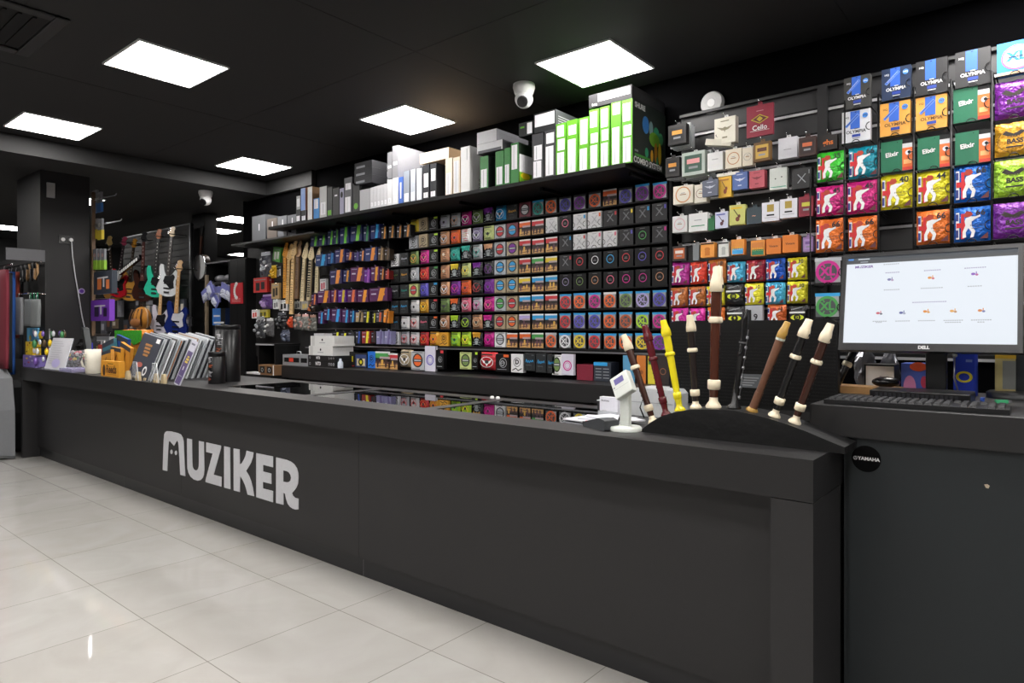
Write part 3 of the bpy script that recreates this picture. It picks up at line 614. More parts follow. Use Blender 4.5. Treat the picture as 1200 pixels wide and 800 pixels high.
def a_zig(top, low): return lambda a, w, h: (a.rect(-w*.42, h*.5, w*.42, h*.86, card(top)), a.rect(-w*.42, h*.05, w*.42, h*.4, card(low)), [a.poly([((-.4+.16*i)*w, h*(.3+.08*j)), ((-.32+.16*i)*w, h*(.36+.08*j)), ((-.24+.16*i)*w, h*(.3+.08*j)), ((-.32+.16*i)*w, h*(.33+.08*j))], card('#e8d030')) for i in range(5) for j in range(3)])
def a_word(t_, c, s_=.22): return lambda a, w, h: (a.text(t_, 0, h*.5, w*s_, card(c), .02),)
def a_cello(a, w, h):
    G = card('#b8a020'); a.poly([(-w*.34, h*.55), (0, h*.7), (w*.34, h*.55), (0, h*.4)], G); a.poly([(-w*.27, h*.55), (0, h*.67), (w*.27, h*.55), (0, h*.43)], card('#5a1420'))
    a.poly([(-w*.12, h*.55), (0, h*.64), (w*.12, h*.55), (0, h*.46)], G); a.text('Cello', 0, h*.27, w*.26, WHITE, .01); a.rect(-w*.36, h*.17, w*.36, h*.18, WHITE); a.rect(-w*.12, h*.8, w*.14, h*.82, card('#c88890'))
def a_x(a, w, h): a.line(-w*.2, h*.28, w*.2, h*.72, w*.05, GREY); a.line(w*.2, h*.28, -w*.2, h*.72, w*.05, GREY); a.rect(w*.36, h*.7, w*.4, h*.9, GREY)
def a_dots(a, w, h): a.ell(-w*.16, h*.5, w*.04, w*.04, BODY); a.ell(w*.2, h*.56, w*.04, w*.04, BODY); a.rect(-w*.45, h*.1, w*.45, h*.13, card('#30a080'))
def a_lines(c): return lambda a, w, h: (a.rect(-w*.36, h*.28, w*.36, h*.33, card(c)), a.rect(-w*.2, h*.6, w*.2, h*.64, GREY))
def a_kid(c): return lambda a, w, h: (a.ell(0, h*.55, w*.2, h*.14, card(c)), a.rect(-w*.18, h*.12, w*.18, h*.45, card(c)), a.rect(-w*.48, h*.88, w*.48, h*.97, BODY))
acc = [ # px0, ytop, px1, ybottom, colour, art, depth, label
 (783,148,804,171,'#2c2a2a',a_label('#1a1a1c','#e8a040'),.05,'clear plastic pack with black label beside the green box stack'),
 (837,140,862,170,'#e6e2d2',a_bird('#8a8468'),.05,'large cream box with bird emblem on slatted wall'),
 (826,166,856,173,'#d8d4c4',None,.06,'flat cream box lying tilted under the large cream one'),
 (875,126,906,162,'#8c1c34',a_cello,.02,'large maroon cello string packet on slatted wall'),
 (780,186,796,208,'#2c2a2a',a_label('#1a1a1c','#e8a040'),.04,'clear pack with black label at the wall corner'),
 (799,180,826,207,'#b8c4bc',a_label('#3c5a4c','#e8a0a0'),.08,'bulky clear pack with green label on slatted wall'),
 (829,180,847,201,'#dcdcdc',a_lines('#dcdcd8'),.06,'plain white carton left of the beige ring boxes'),
 (850,176,869,198,'#e0d6c2',a_ring('#b87848'),.06,'beige box with brown ring in second accessory row'),
 (870,174,882,195,'#e0d6c2',a_ring('#a8a49a'),.06,'beige box with grey ring half behind gold packet'),
 (883,168,903,190,'#6a4a1c',a_label('#c8a040','#5a2c14'),.03,'brown string packet with gold oval label'),
 (912,163,934,187,'#dadae0',a_word('____','#303038',.2),.05,'white carton hanging right of the gold packet'),
 (936,162,956,184,'#3a2420',a_label('#2c1a18','#c86840'),.03,'dark brown packet with copper badge'),
 (960,160,981,177,'#1c1614',a_word('ghs','#e07828',.45),.04,'black packet with orange flame lettering above green packet'),
 (789,219,812,240,'#e6e0d0',a_ring('#d08a50'),.09,'cream cube box with orange ring'),
 (814,217,828,238,'#e6e0d0',a_ring('#9a7a6a'),.06,'cream box with brown ring behind grey box'),
 (823,212,841,231,'#5a6072',a_bird('#c8ccd8'),.02,'slate grey box with bird emblem'),
 (840,205,866,207.5,'#e4e0d4',None,.08,'thin white carton lying on the yellow violin box'),
 (842,208,857,232,'#e0b030',a_violin('#8a3a14','#b07020'),.04,'yellow box with violin picture, third accessory row'),
 (858,203,876,223,'#4a64a0',a_bird('#d0d8e8'),.04,'blue box with bird emblem'),
 (878,201,896,221,'#b8505c',a_bird('#7a2c38'),.05,'pink red box with bird emblem'),
 (902,198,922,223,'#cdd2cc',a_dots,.05,'pale grey box with two dots and green rim'),
 (928,199,951,222,'#1c1c1e',a_x,.05,'black box with cross outline beside magenta packets'),
 (788,254,805,273,'#dadada',a_ring('#d8a8b0'),.07,'white box with faint pink ring'),
 (807,251,829,272,'#e2e2e2',a_lines('#309060'),.08,'white carton with green line'),
 (830,256,837,270,'#1c6a3c',None,.05,'narrow green carton between white and lilac boxes'),
 (838,249,853,268,'#c8cce4',a_violin('#5a3040','#5a64b0'),.04,'lilac packet with violin picture'),
 (855,241,873,264,'#c8c870',a_violin('#6a3014','#e8c020'),.05,'yellow green box with violin picture'),
 (875,244,892,263,'#2c3c44',a_word('~','#c89070',.4),.04,'dark slate box with brown top strip'),
 (893,238,913,260,'#dcdce4',a_gold,.06,'white box with gold label, left of two'),
 (914,234,934,256,'#dcdce4',a_gold,.06,'white box with gold label, right of two'),
 (936,231,953,254,'#8a1c34',a_label('#7a1c30','#c8c040'),.04,'maroon foil packet with yellow badge'),
 (788,289,804,306,'#241c1a',a_label('#b85a28','#e0d8d0'),.04,'orange and black reed box beneath white pink box'),
 (812,287,819,305,'#7c8084',None,.05,'grey plastic case edge in the reed row'),
 (821,285,837,302,'#e89a40',a_kid('#c87420'),.05,'orange reed box with figure print'),
 (842,284,854,301,'#d8dad4',a_kid('#b0b4b0'),.05,'pale reed box with green black top'),
 (857,281,872,299,'#e09038',a_zig('#e09038','#2f9fdc'),.05,'orange and blue reed box with yellow zigzags'),
 (880,282,896,300,'#e09038',a_zig('#d08038','#1c7858'),.05,'orange and green reed box with yellow zigzags'),
 (898,280,915,298,'#d87824',a_word('Vintage','#4a2410',.2),.08,'orange cube box with script, left of two'),
 (917,276,935,296,'#d87824',a_word('Vintage','#4a2410',.2),.08,'orange cube box with script, right of two'),
 (941,278,953,295,'#9a7ab0',a_label('#b090c8','#7a5a98'),.04,'small purple hanging pack in the reed row'),
 (848,372,871,360,'','',0,''),
]
hooks = 0
for a_, y0_, b_, y1_, c_, ar, dp, lb in acc:
    if not lb: continue
    yy = ny if dp > .03 else ny-.03
    xa, xb, za, zb_ = rect_on(a_, y0_, b_, y1_, yy); w_ = xb-xa; h_ = zb_-za
    if h_ < .02: h_ = .02
    mb = MB(); k_plain(mb, w_, h_, dp, c_, ar)
    if 'clear' in lb:
        for i in range(3): mb.box(-w_/2-.006+.004*i, w_/2+.008-.003*i, dp+.004+.03*i, dp+.03*(i+1), -.012, h_+.012-.004*i, thin_plastic('#e8ecee', .5)) if i else mb.box(-w_/2-.008, w_/2+.008, dp+.001, dp+.02, -.01, h_+.014, thin_plastic('#e8ecee', .5))
    mb.prism([[(-.016, h_), (.016, h_), (.012, h_+.022), (-.012, h_+.022)], [(-.005, h_+.012), (0, h_+.017), (.005, h_+.012)]], dp*.5, dp*.5+.002, card('#d8d8d8' if c_[1] > '9' else c_))
    tilt = R(12) if 'tilted' in lb else 0
    o = mb.build('string_packet' if 'packet' in lb else ('accessory_box' if 'box' in lb or 'carton' in lb else 'accessory_pack'), None, ((xa+xb)/2, yy, za), (0, tilt, rr.uniform(-.05, .05)))
    tag(o, lb, 'string packet' if 'packet' in lb else ('box' if 'box' in lb or 'carton' in lb else 'pack'), 'small boxes hanging on the slatted wall')
    x = (xa+xb)/2; z = zb_+.016
    sb('hook', MB().tube([(x, 4.63, z+.012), (x, yy+dp*.5, z), (x, yy-.02, z-.002), (x, yy-.028, z+.01)], .0022, CHROME))
foils = [
 (786,308,806,334,'roto','#b83098','9','magenta foil packet, first in upper foil row by the recorders'),(808,307,827,333,'roto','#e0402c','11','red foil packet in the upper foil row'),(829,304,850,332,'roto','#c0702c','10','brown orange foil packet behind the tall recorder head'),
 (851,307,872,331,'roto','#48b0d8','9','light blue foil packet in upper foil row'),(873.5,305,895.5,330,'roto','#9c1c34','10','dark red foil packet in upper foil row'),(897,303,919.5,329,'roto','#1858c8','13','royal blue foil packet in upper foil row'),(922,302,945,328,'roto','#e8e030','10','yellow foil packet numbered 10, last in upper foil row'),
 (785,337,804.5,360,'roto','#b0642c','10','brown foil packet numbered 10, left of two'),(806,336,825,359,'roto','#b0642c','10','brown foil packet numbered 10, right of two'),(827,335,848,358,'roto','#e8e030','9','yellow foil packet behind the tall recorder body'),
 (849,333,870,358,'black','#232326','10','black foil packet with yellow oval number 10'),(872,332,894,357,'roto','#e8e030','10','yellow foil packet beside black oval one'),(896,331,919,356.5,'roto','#48b0d8','10','light blue foil packet numbered 10 in lower foil row'),(921,330,945,355.5,'roto','#e8e030','10','yellow foil packet numbered 10, last in lower foil row'),
 (786,361,805,384,'roto','#d02c9c','9','pink foil packet low behind the recorders, left of two'),(807,361,825,384,'roto','#d02c9c','9','pink foil packet low behind the recorders, right of two'),(828,360,848,384,'roto','#e8762a','8','orange foil packet low behind the tall recorder'),
 (850,359,872,383,'black','#2c2c30','9','black foil packet top showing above the black panel'),(874,358,894,383,'grey','#a8aab0','9','grey packet numbered 9 above the black panel'),(898,357,920,381,'roto','#c8602c','12','orange brown packet above the black panel'),(923,358,946,382,'black','#202024','12','black packet numbered 12 above the black panel')]
for j, (a_, y0_, b_, y1_, kd, c_, n_, lb) in enumerate(foils):
    xa, xb, za, zb_ = rect_on(a_, y0_, b_, y1_, 4.42); w_ = xb-xa; h_ = zb_-za; mb = MB()
    if kd == 'roto': k_roto(mb, w_, h_, .026, c_, num=n_, sd=j+50, sub='')
    elif kd == 'black':
        pillow(mb, w_, h_, .026, foil(c_), seed=j); a = Art(mb, -.026); Y_ = card('#d8e030'); a.ell(0, h_*.42, w_*.34, h_*.13, Y_); a.ell(0, h_*.42, w_*.18, h_*.16, BODY); a.text(n_, 0, h_*.42, w_*.2, Y_, .02); a.rect(-w_*.4, h_*.62, w_*.4, h_*.7, WHITE); a.line(-w_*.3, h_*.8, w_*.3, h_*.92, w_*.05, GREY)
    else: mb.box(-w_/2, w_/2, -.03, 0, 0, h_, card(c_)); a = Art(mb, -.03); a.text(n_, w_*.1, h_*.45, w_*.5, BODY, .02); a.rect(-w_*.4, h_*.2, -w_*.15, h_*.8, BODY)
    o = mb.build('string_packet', None, ((xa+xb)/2, 4.446, za), (0, rr.uniform(-.03, .03), rr.uniform(-.03, .03)))
    tag(o, lb, 'string packet', 'foil packets on the slatted wall')
    x = (xa+xb)/2; sb('hook', MB().tube([(x, 4.63, zb_-.004), (x, 4.448, zb_-.012)], .0025, CHROME))
# smoke detector over the slatted wall
p = onY(836, 122, 4.66)
t = empty('smoke_detector', (p.x, 4.655, p.z)); tag(t, 'round white disc sensor above the slatted wall', 'smoke detector')
MB().lathe([(0, .085), (.02, .085), (.036, .078)], mat('#a4a4a4', .5), Matrix.Rotation(R(90), 4, 'X'), 32).build('housing', t)
MB().lathe([(0.0362, .03), (.039, .028)], mat('#cfcfcf'), Matrix.Rotation(R(90), 4, 'X'), 24).build('cap', t)

# ------------------------------------------------------------------ long shelf with boxes
SZ = 2.565; SY = 4.1
t = empty('wall_shelf', (-4.4, 4.655, SZ)); tag(t, 'long black shelf of product boxes above the packets', 'shelf')
MB().box(-2.55, 2.06, SY-4.66, 0, -.03, 0, BLACK).build('shelf_board', t)
for x in (-2.4, -1.5, -.6, .3, 1.2, 2.0):
    MB().prism([(0, -.03), (0, -.055), (.02, -.055), (.02, -.03)], -.4, 0, BLACK).build('bracket', t).location = (x, 0, 0)
SHB = []
def shelf_box(px0, px1, ytop, ybot, c, lb, art=None, side=None, depth=.42, sideart=None, z0=None, y=SY+.02, cat='box', gp='product boxes on the long shelf', xw=None):
    a_ = onY(px0, ytop, y); b_ = onY(px1, ytop, y); zt_ = a_.z; z_ = SZ+.0005 if z0 is None else z0
    if ybot: pass
    w_ = (b_.x-a_.x)-.002; h_ = zt_-z_; mb = MB(); m_ = card(c); ms = card(side or c)
    mb.box(-w_/2, w_/2, 0, depth, 0, h_, ms)
    a = Art(mb, 0); a.rect(-w_/2+.0005, .0005, w_/2-.0005, h_-.0005, m_)
    if art: art(a, w_, h_)
    if sideart:
        M = Matrix.Translation((w_/2, 0, 0)) @ Matrix.Rotation(R(90), 4, 'Z') @ Matrix.Translation((depth/2, 0, 0)); sideart(Art(mb, 0, M), depth, h_)
    o = mb.build('product_box', None, ((a_.x+b_.x)/2, y, z_)); tag(o, lb, cat, gp)
    return z_+h_
W2 = card('#e8e8ec')
def f_lab(z0, z1, s=.34, dk='#202022'):
    def f(a, w, h): a.rect(-w*s, h*z0, w*s, h*z1, W2); a.line(0, h*(z0+.03), 0, h*(z1-.05), w*.06, GREY)
    return f
def f_multi(*zs):
    def f(a, w, h):
        for i, (z0, z1) in enumerate(zs): a.rect(-w*.38+w*.06*(i % 2), h*z0, w*.32+w*.06*(i % 2), h*z1, W2); a.line(-w*.1, h*(z0+.02), -w*.1, h*(z1-.02), w*.05, GREY)
    return f
def f_bars(a, w, h):
    for i in range(5): a.rect(-w*.2, h*(.1+.05*i), w*.25, h*(.125+.05*i), BODY)
    a.line(-w*.05, h*.5, -w*.05, h*.9, w*.1, BODY)
def s_combo(a, w, h):
    for x, z, rx, rz, c in [(-.12, .68, .1, .14, '#2f78c0'), (.04, .66, .06, .12, '#7fa0a0'), (.2, .62, .09, .1, '#2f9068'), (.34, .56, .08, .1, '#3a8c58'), (.14, .5, .16, .12, '#6aa028'), (-.1, .24, .05, .08, '#2f9068'), (.06, .22, .04, .1, '#c09020'), (.18, .3, .05, .16, '#b07818'), (.3, .3, .05, .18, '#c0a020'), (.22, .16, .03, .08, '#3a8c58')]: a.ell(x*w, z*h, rx*w, rz*h, card(c))
    a.text('SHURE', -w*.3, h*.92, w*.1, WHITE, .05); a.text('COMBO SYSTEM', -w*.06, h*.06, w*.115, WHITE, .02); a.rect(-w*.46, h*.19, -w*.36, h*.22, GREY); a.rect(-w*.46, h*.12, w*.0, h*.16, card('#3f8a30'))
def s_lines(c): return lambda a, w, h: [a.rect(-w*.42, h*(.2+.12*i), w*.42, h*(.23+.12*i), card(c)) for i in range(5)]
GR = '#5aa41c'; GD = '#2c7a34'
top = {}
for i, (a_, b_, yt, zs) in enumerate([(651.5,663.3,146,((.02,.44),(.48,.7),(.74,.96))),(664,677,142,((.02,.64),(.72,.9))),(678,690,139,((.02,.42),(.5,.96))),(690.5,702,129.5,((.02,.4),(.44,.6),(.7,.96))),(703,714.5,126,((.02,.4),(.44,.62),(.66,.96))),(716,728,121,((.02,.6),(.8,.98))),(728.5,741.5,118,((.02,.4),(.43,.6),(.66,.94)))]):
    top[i] = shelf_box(a_, b_, yt, 0, GR, 'bright green box, %s from left in the green row' % ORD[i] if i < 6 else 'bright green box with rainbow splash side, last in green row', f_multi(*zs), '#1c2620' if i == 6 else '#4a9a24', .5, s_combo if i == 6 else None, gp='bright green boxes on the long shelf')
shelf_box(690, 740.5, 112, 0, '#1c1c20', 'flat dark box with white label on top of green boxes', lambda a, w, h: (a.rect(-w*.28, h*.36, w*.46, h*.92, W2), a.text('beta', -w*.36, h*.2, h*.26, W2, .03)), '#1a1a1c', .5, s_lines('#5a5a5e'), z0=max(top[3], top[4], top[5], top[6])+.001)
z1 = shelf_box(623.5, 637, 158, 0, '#3a3a3e', 'dark grey box with white labels left of green row', f_multi((.04, .4), (.42, .74)), '#26262a')
z2 = shelf_box(638, 651, 154, 0, '#3a3a3e', 'second dark grey box touching the bright green row', f_multi((.04, .66), (.72, .94)), '#26262a')
shelf_box(608, 624.5, 145, 0, '#1e2022', 'black carton end with green mark atop dark boxes', lambda a, w, h: (a.rect(w*.1, h*.1, w*.45, h*.9, W2), a.rect(-w*.4, h*.6, -w*.1, h*.72, card(GR))), z0=max(z1, z2)+.001)
shelf_box(625.5, 651, 134, 0, '#1e2022', 'black flat box with long white label atop dark boxes', lambda a, w, h: a.rect(-w*.45, h*.3, w*.46, h*.92, W2), sideart=s_lines('#8a8a8e'), z0=max(z1, z2)+.001)
za = shelf_box(562.5, 572.5, 184, 0, GD, 'dark green box left of the green spines', f_multi((.05, .6)), '#15181a')
zb1 = shelf_box(580.5, 590.5, 178, 0, GD, 'dark green spine, first of three', f_multi((.05, .55)))
zc1 = shelf_box(591, 598, 174, 0, GD, 'dark green spine, middle of three', f_multi((.05, .55)))
zd1 = shelf_box(598.5, 608, 168.5, 0, GD, 'dark green spine with yellow green side panel', f_multi((.35, .95)), '#1a2a1a', sideart=lambda a, w, h: (a.rect(-w*.48, h*.28, w*.3, h*.72, W2), a.rect(-w*.48, h*.04, w*.3, h*.28, card('#6aa820')), a.ell(-w*.3, h*.2, w*.14, h*.08, card('#e0c820'))))
zz = shelf_box(559, 589, 170, 0, '#d0d0d4', 'lower silver flat box lying on dark green boxes', lambda a, w, h: a.rect(-w*.46, 0.0, w*.46, h*.3, card('#4a4a52')), '#3a3a3e', z0=max(za, zb1, zc1)+.001)
shelf_box(559, 582, 156, 0, '#dcdce0', 'upper silver flat box, topmost of the stack', None, '#77777c', z0=zz+.001, sideart=s_lines('#66666a'))
shelf_box(540, 550.5, 173, 0, '#f0f0f0', 'tall white box with black print on its side', lambda a, w, h: a.line(w*.2, h*.7, w*.2, h*.95, w*.06, GREY), '#d8d8d6', sideart=lambda a, w, h: [a.ring((-.2+.22*(i % 3))*w, h*(.12+.09*(i//3)), h*.03, h*.012, BODY, 12) for i in range(9)])
zq = shelf_box(522, 530, 186, 0, '#e8dcc8', 'cream spine under the flat beige box', f_multi((.03, .6)))
zr = shelf_box(531, 539.2, 185, 0, '#e8dcc8', 'cream spine beside the tall white box', f_multi((.03, .9)), '#c8a880')
zs = shelf_box(495.5, 503, 194, 0, '#1c1e24', 'black and white spine, left of two', f_multi((.05, .2), (.35, .75)), '#202228')
zt_ = shelf_box(504, 511.5, 192.5, 0, '#1c1e24', 'black and white spine, right of two, blue foot', f_multi((.05, .2), (.5, .85)), '#1a1c26')
shelf_box(492, 526, 180.5, 0, '#f0e2cc', 'flat beige carton lying on the spines', None, '#e8c8a0', z0=max(zq, zr, zs, zt_)+.001)
for i, (a_, b_, yt, c_) in enumerate([(473, 480, 201, '#8a929c'), (481, 487, 199, '#b4bac4'), (488, 494.5, 198, '#c8ccd4')]):
    shelf_box(a_, b_, yt, 0, c_, '%s shiny grey blister box beside blue spine' % ['left', 'middle', 'right'][i], f_multi((.04, .3)), '#50545c', .3)
shelf_box(467, 472.3, 208, 0, '#3a64b8', 'blue spine with white letters', lambda a, w, h: a.line(0, h*.2, 0, h*.8, w*.3, W2), '#3a64b8')
zu = shelf_box(454, 459.5, 211, 0, '#d4d4d6', 'white spine below tall boxes, left', f_lab(.1, .3)); zv = shelf_box(460, 466.5, 209, 0, '#d4d4d6', 'white spine below tall boxes, right', f_lab(.1, .3))
shelf_box(454, 459.5, 179, 0, '#78787c', 'narrow upright white box on top of white spines', f_lab(.4, .5), z0=max(zu, zv)+.001)
shelf_box(460, 466.5, 171.5, 0, '#7c7c80', 'tall white box standing high above the spines', f_lab(.4, .5), '#6a6a6e', .42, lambda a, w, h: (a.rect(-w*.4, h*.86, 0, h*.88, GREY), a.rect(w*.2, h*.84, w*.42, h*.87, BODY), a.ell(w*.2, h*.45, w*.05, h*.06, BODY), a.ell(w*.35, h*.45, w*.05, h*.06, BODY)), z0=max(zu, zv)+.001)
for i in range(5):
    a_ = 434+4*i; shelf_box(a_, a_+3.8, 220-1.1*i, 0, '#c4c4c8', 'thin white spine, %s from left in the white run' % ORD[i], f_lab(.12, .3, .3), gp='thin white spines on the shelf')
zw = shelf_box(421.5, 433.5, 223, 0, '#a8a8ac', 'light grey box at left of white spines', None, '#b8b8bc')
for i, (yt, s_) in enumerate([(209, .0), (200.5, .0), (192, .0)]):
    zw = max(zw, SZ+.3) if i == 0 else zw
    zw = shelf_box(415+i*.3, 436, yt, 0, '#26262a', 'dark flat box, %s of three stacked' % ['lowest', 'middle', 'top'][i], lambda a, w, h: a.rect(-w*.4, h*.2, w*.1, h*.5, GREY), '#1c1c20', .42, lambda a, w, h: a.rect(-w*.05, h*.12, w*.28, h*.85, W2), z0=zw+.001 if i else onY(415, 217, SY).z)
shelf_box(413.3, 421, 215, 0, '#222224', 'black box with green dot under dark stack', lambda a, w, h: a.ell(0, h*.2, w*.3, w*.3, card(GR)), '#222224')
shelf_box(403.5, 412.5, 209, 0, '#5c5c60', 'grey black spine with two white labels', f_multi((.04, .46), (.66, .84)), '#26262a')
shelf_box(398, 403, 221, 0, '#9a98b0', 'lavender grey upright spine on shelf', lambda a, w, h: a.ell(0, h*.75, w*.3, h*.12, BODY), '#77778a')
shelf_box(390, 397.5, 221, 0, '#202022', 'black spine with faint print', f_lab(.7, .75, .2), '#202022', .4)
shelf_box(383.5, 389.5, 220, 0, '#2a2c2c', 'dark grey spine with green foot', lambda a, w, h: a.rect(-w*.4, h*.05, w*.3, h*.22, card(GR)), '#222222')
shelf_box(374.5, 383, 219.5, 0, '#c0c0c0', 'light grey box with black side print', f_lab(.1, .5), '#3c3c3c')
shelf_box(367.5, 374, 233, 0, '#3484c8', 'short blue and white spine', f_multi((.5, .96)), '#3484c8')
shelf_box(360.5, 366, 219.5, 0, '#e0e0dc', 'white spine with brown side', f_lab(.1, .9, .1), '#8a6a4c')
# the little boxes heaped at the shelf's left end
zl = shelf_box(353, 359, 247, 0, '#202022', 'small black carton under pale blue box', f_multi((.1, .5)), '#3a2424')
shelf_box(352.5, 358, 221, 0, '#7f9fd8', 'pale blue upright box at left end', None, '#a07058', z0=zl+.001)
zl = shelf_box(347, 352.3, 246, 0, '#2a2a2c', 'small black carton at left end of shelf', f_multi((.1, .5)), '#202020'); shelf_box(347.5, 352, 230, 0, '#a8a8ac', 'small white carton on black carton at left end', f_multi((.2, .8)), '#444448', z0=zl+.001)

# ------------------------------------------------------------------ recorders on their arched stand
CT = .988
pts = [onY(x, y, 2.40) for x, y in ((752, 503), (762, 495), (774, 488), (790, 483), (808, 480), (835, 479.5), (860, 481), (880, 485), (905, 491.5), (925, 498), (945, 505.5), (965, 514), (982, 521), (990, 524))]
def arch(y, grow=0):
    return [(p.x, max(p.z, CT+.003)) for p in pts]
prof = arch(0); lp = prof + [(prof[-1][0], CT+.0005), (prof[0][0], CT+.0005)]
mb = MB(); mb.prism([lp], 2.40, 2.565, mat('#09090a', .45, spec=.4, bump=.3, bscale=25))
st = mb.build('recorder_stand', None, None, None); tag(st, 'low black arched wooden stand on the counter carrying the recorders', 'stand')
def arch_z(x):
    for (xa, za), (xb, zb_) in zip(prof, prof[1:]):
        if xa <= x <= xb: return za+(zb_-za)*(x-xa)/(xb-xa)
    return CT
def recorder(top, bot, kind, lb, y=2.46, zb=None, name='recorder', yt=None):
    A = onY(*top, yt or y); B = onY(*bot, y)
    if zb is not None: B.z = zb
    if zb is None: B.z = arch_z(B.x)+.001
    L = (A-B).length; d = (A-B).normalized()
    t = empty(name, B); tag(t, lb, 'recorder', 'recorders on the arched stand')
    t.rotation_mode = 'QUATERNION'; t.rotation_quaternion = d.to_track_quat('Z', 'Y')
    s = L/.40; r = .0145 if kind != 'tenor' else .019
    C = dict(brown=(gloss('#3a1c12'), IVORY), red=(gloss('#5c0c1a'),)*2, yellow=(gloss('#e8d81c'),)*2, dark=(gloss('#221a18'), IVORY), tenor=(gloss('#4a2416'), IVORY), wood=(mat('#6e4630', .5, kind='wood'), mat('#b08a40', .35)),
             black=(gloss('#0d0d0e'), IVORY), keys=(gloss('#0c0c0d'), gloss('#0c0c0d')))[kind]
    b_, iv = C
    top_m = iv if kind not in ('wood',) else iv
    if kind == 'keys':
        MB().lathe([(0, .026), (.008, .026), (.02, .014), (.1, .0105), (L*.5, .0105), (L*.52, .013), (L*.56, .013), (L*.58, .0105), (L*.86, .011)], b_).build('body', t)
        MB().lathe([(L*.86, .013), (L*.9, .014), (L*.93, .011), (L*.985, .007), (L, .003)], b_, sy=.8).build('mouthpiece', t)
        for i in range(7): z = L*(.12+.1*i); MB().cyl((0, -.012, z), (0, -.018, z), .0065, METAL).cyl((.006, -.012, z), (.006, -.013, z+.03), .0015, METAL, n=6).build('key', t)
        MB().lathe([(L*.66, .0135), (L*.675, .0135)], METAL).build('ring', t)
        return t
    # foot
    MB().lathe([(0, r*1.5), (L*.012, r*1.55), (L*.03, r*1.25), (L*.05, r*.85), (L*.075, r*.8)], iv).lathe([(L*.075, r*.8), (L*.13, r*.95)], b_).build('foot_joint', t)
    m = MB()
    if kind in ('red', 'yellow'): m.lathe([(L*.13, r*.95), (L*.135, r*1.12), (L*.2, r*1.15), (L*.205, r*.85)], b_)
    elif kind != 'wood': m.lathe([(L*.13, r*1.05), (L*.135, r*1.25), (L*.195, r*1.28), (L*.2, r*1.0)], iv)
    else: m.lathe([(L*.0, r*1.05), (L*.22, r*1.0)], b_)
    m.build('lower_ring', t)
    m = MB(); m.lathe([(L*.2, r*.88), (L*.3, r*.9), (L*.4, r*.93), (L*.5, r*.96), (L*.6, r*1.0)], b_)
    for i in range(6): z = L*(.26+.053*i); m.cyl((0, -r*.9, z), (0, -r*1.03, z), r*.28, BLACK, n=8)
    m.build('middle_joint', t)
    m = MB()
    if kind == 'wood': m.lathe([(L*.6, r), (L*.8, r*1.05)], b_)
    else: m.lathe([(L*.6, r*1.0), (L*.605, r*1.35), (L*.612, r*1.38), (L*.632, r*1.38), (L*.645, r*1.15)], iv).lathe([(L*.645, r*1.0), (L*.7, r*1.08), (L*.83, r*1.02)], b_)
    m.build('upper_ring', t)
    # head with the slanted beak
    m = MB(); vs = []; n = 14
    ring = [(L*.82, 1.2, 0, 1), (L*.825, 1.38, 0, 1), (L*.87, 1.36, 0, 1), (L*.90, 1.25, 0, .95), (L*.93, 1.05, .12, .8), (L*.96, .98, .3, .6), (L*.99, .9, .42, .45), (L, .85, .45, .4)]
    if kind == 'wood': ring = [(z, q*.85, o, w_) for z, q, o, w_ in ring]
    for z, q, o, w_ in ring:
        for i in range(n):
            a_ = 2*math.pi*i/n; vs.append((r*q*math.cos(a_)*(w_**.5 if w_ < 1 else 1)+r*o, r*q*math.sin(a_), z))
    fs = [(j*n+i, j*n+(i+1) % n, (j+1)*n+(i+1) % n, (j+1)*n+i) for j in range(len(ring)-1) for i in range(n)]+[tuple(range((len(ring)-1)*n, len(ring)*n))]
    m.add(vs, fs, iv, None, True); m.box(-r*.4, r*.4, -r*1.42, -r*1.2, L*.845, L*.87, BLACK)
    m.build('mouthpiece', t)
    if kind == 'wood': MB().lathe([(L*.8, r*1.12), (L*.825, r*1.15), (L*.83, r*1.1)], mat('#c8d0c4', .4)).build('collar', t)
    return t
recorder((731.5, 392), (766, 487), 'brown', 'dark brown recorder with ivory ends, leaning left at the stand edge', 2.45)
recorder((756, 381), (781, 484), 'red', 'dark red recorder leaning left on the stand', 2.47)
recorder((778, 375), (797, 480), 'yellow', 'bright yellow plastic recorder on the stand')
recorder((809, 369), (815.5, 478), 'dark', 'upright dark recorder with ivory head beside the yellow one')
recorder((840.5, 312), (836, 478.5), 'tenor', 'tallest recorder, brown with ivory head and long pale highlight')
recorder((875.5, 362), (860, 481), 'keys', 'black clarinet with metal keys standing among the recorders', name='clarinet')
recorder((922.5, 377), (881, 485), 'wood', 'plain wooden recorder with brass coloured head, leaning right')
recorder((948, 374), (907, 490), 'black', 'black recorder with ivory head, leaning right')
recorder((973, 379), (931, 496), 'brown', 'brown recorder with ivory head nearest the monitor')
recorder((1014, 383), (958, 507), 'black', 'black recorder with ivory ring half hidden behind keyboard and monitor', 3.04, CT+.001, yt=3.16)
for o in bpy.data.objects:
    if o.get('group') == 'recorders on the arched stand': del o['group']
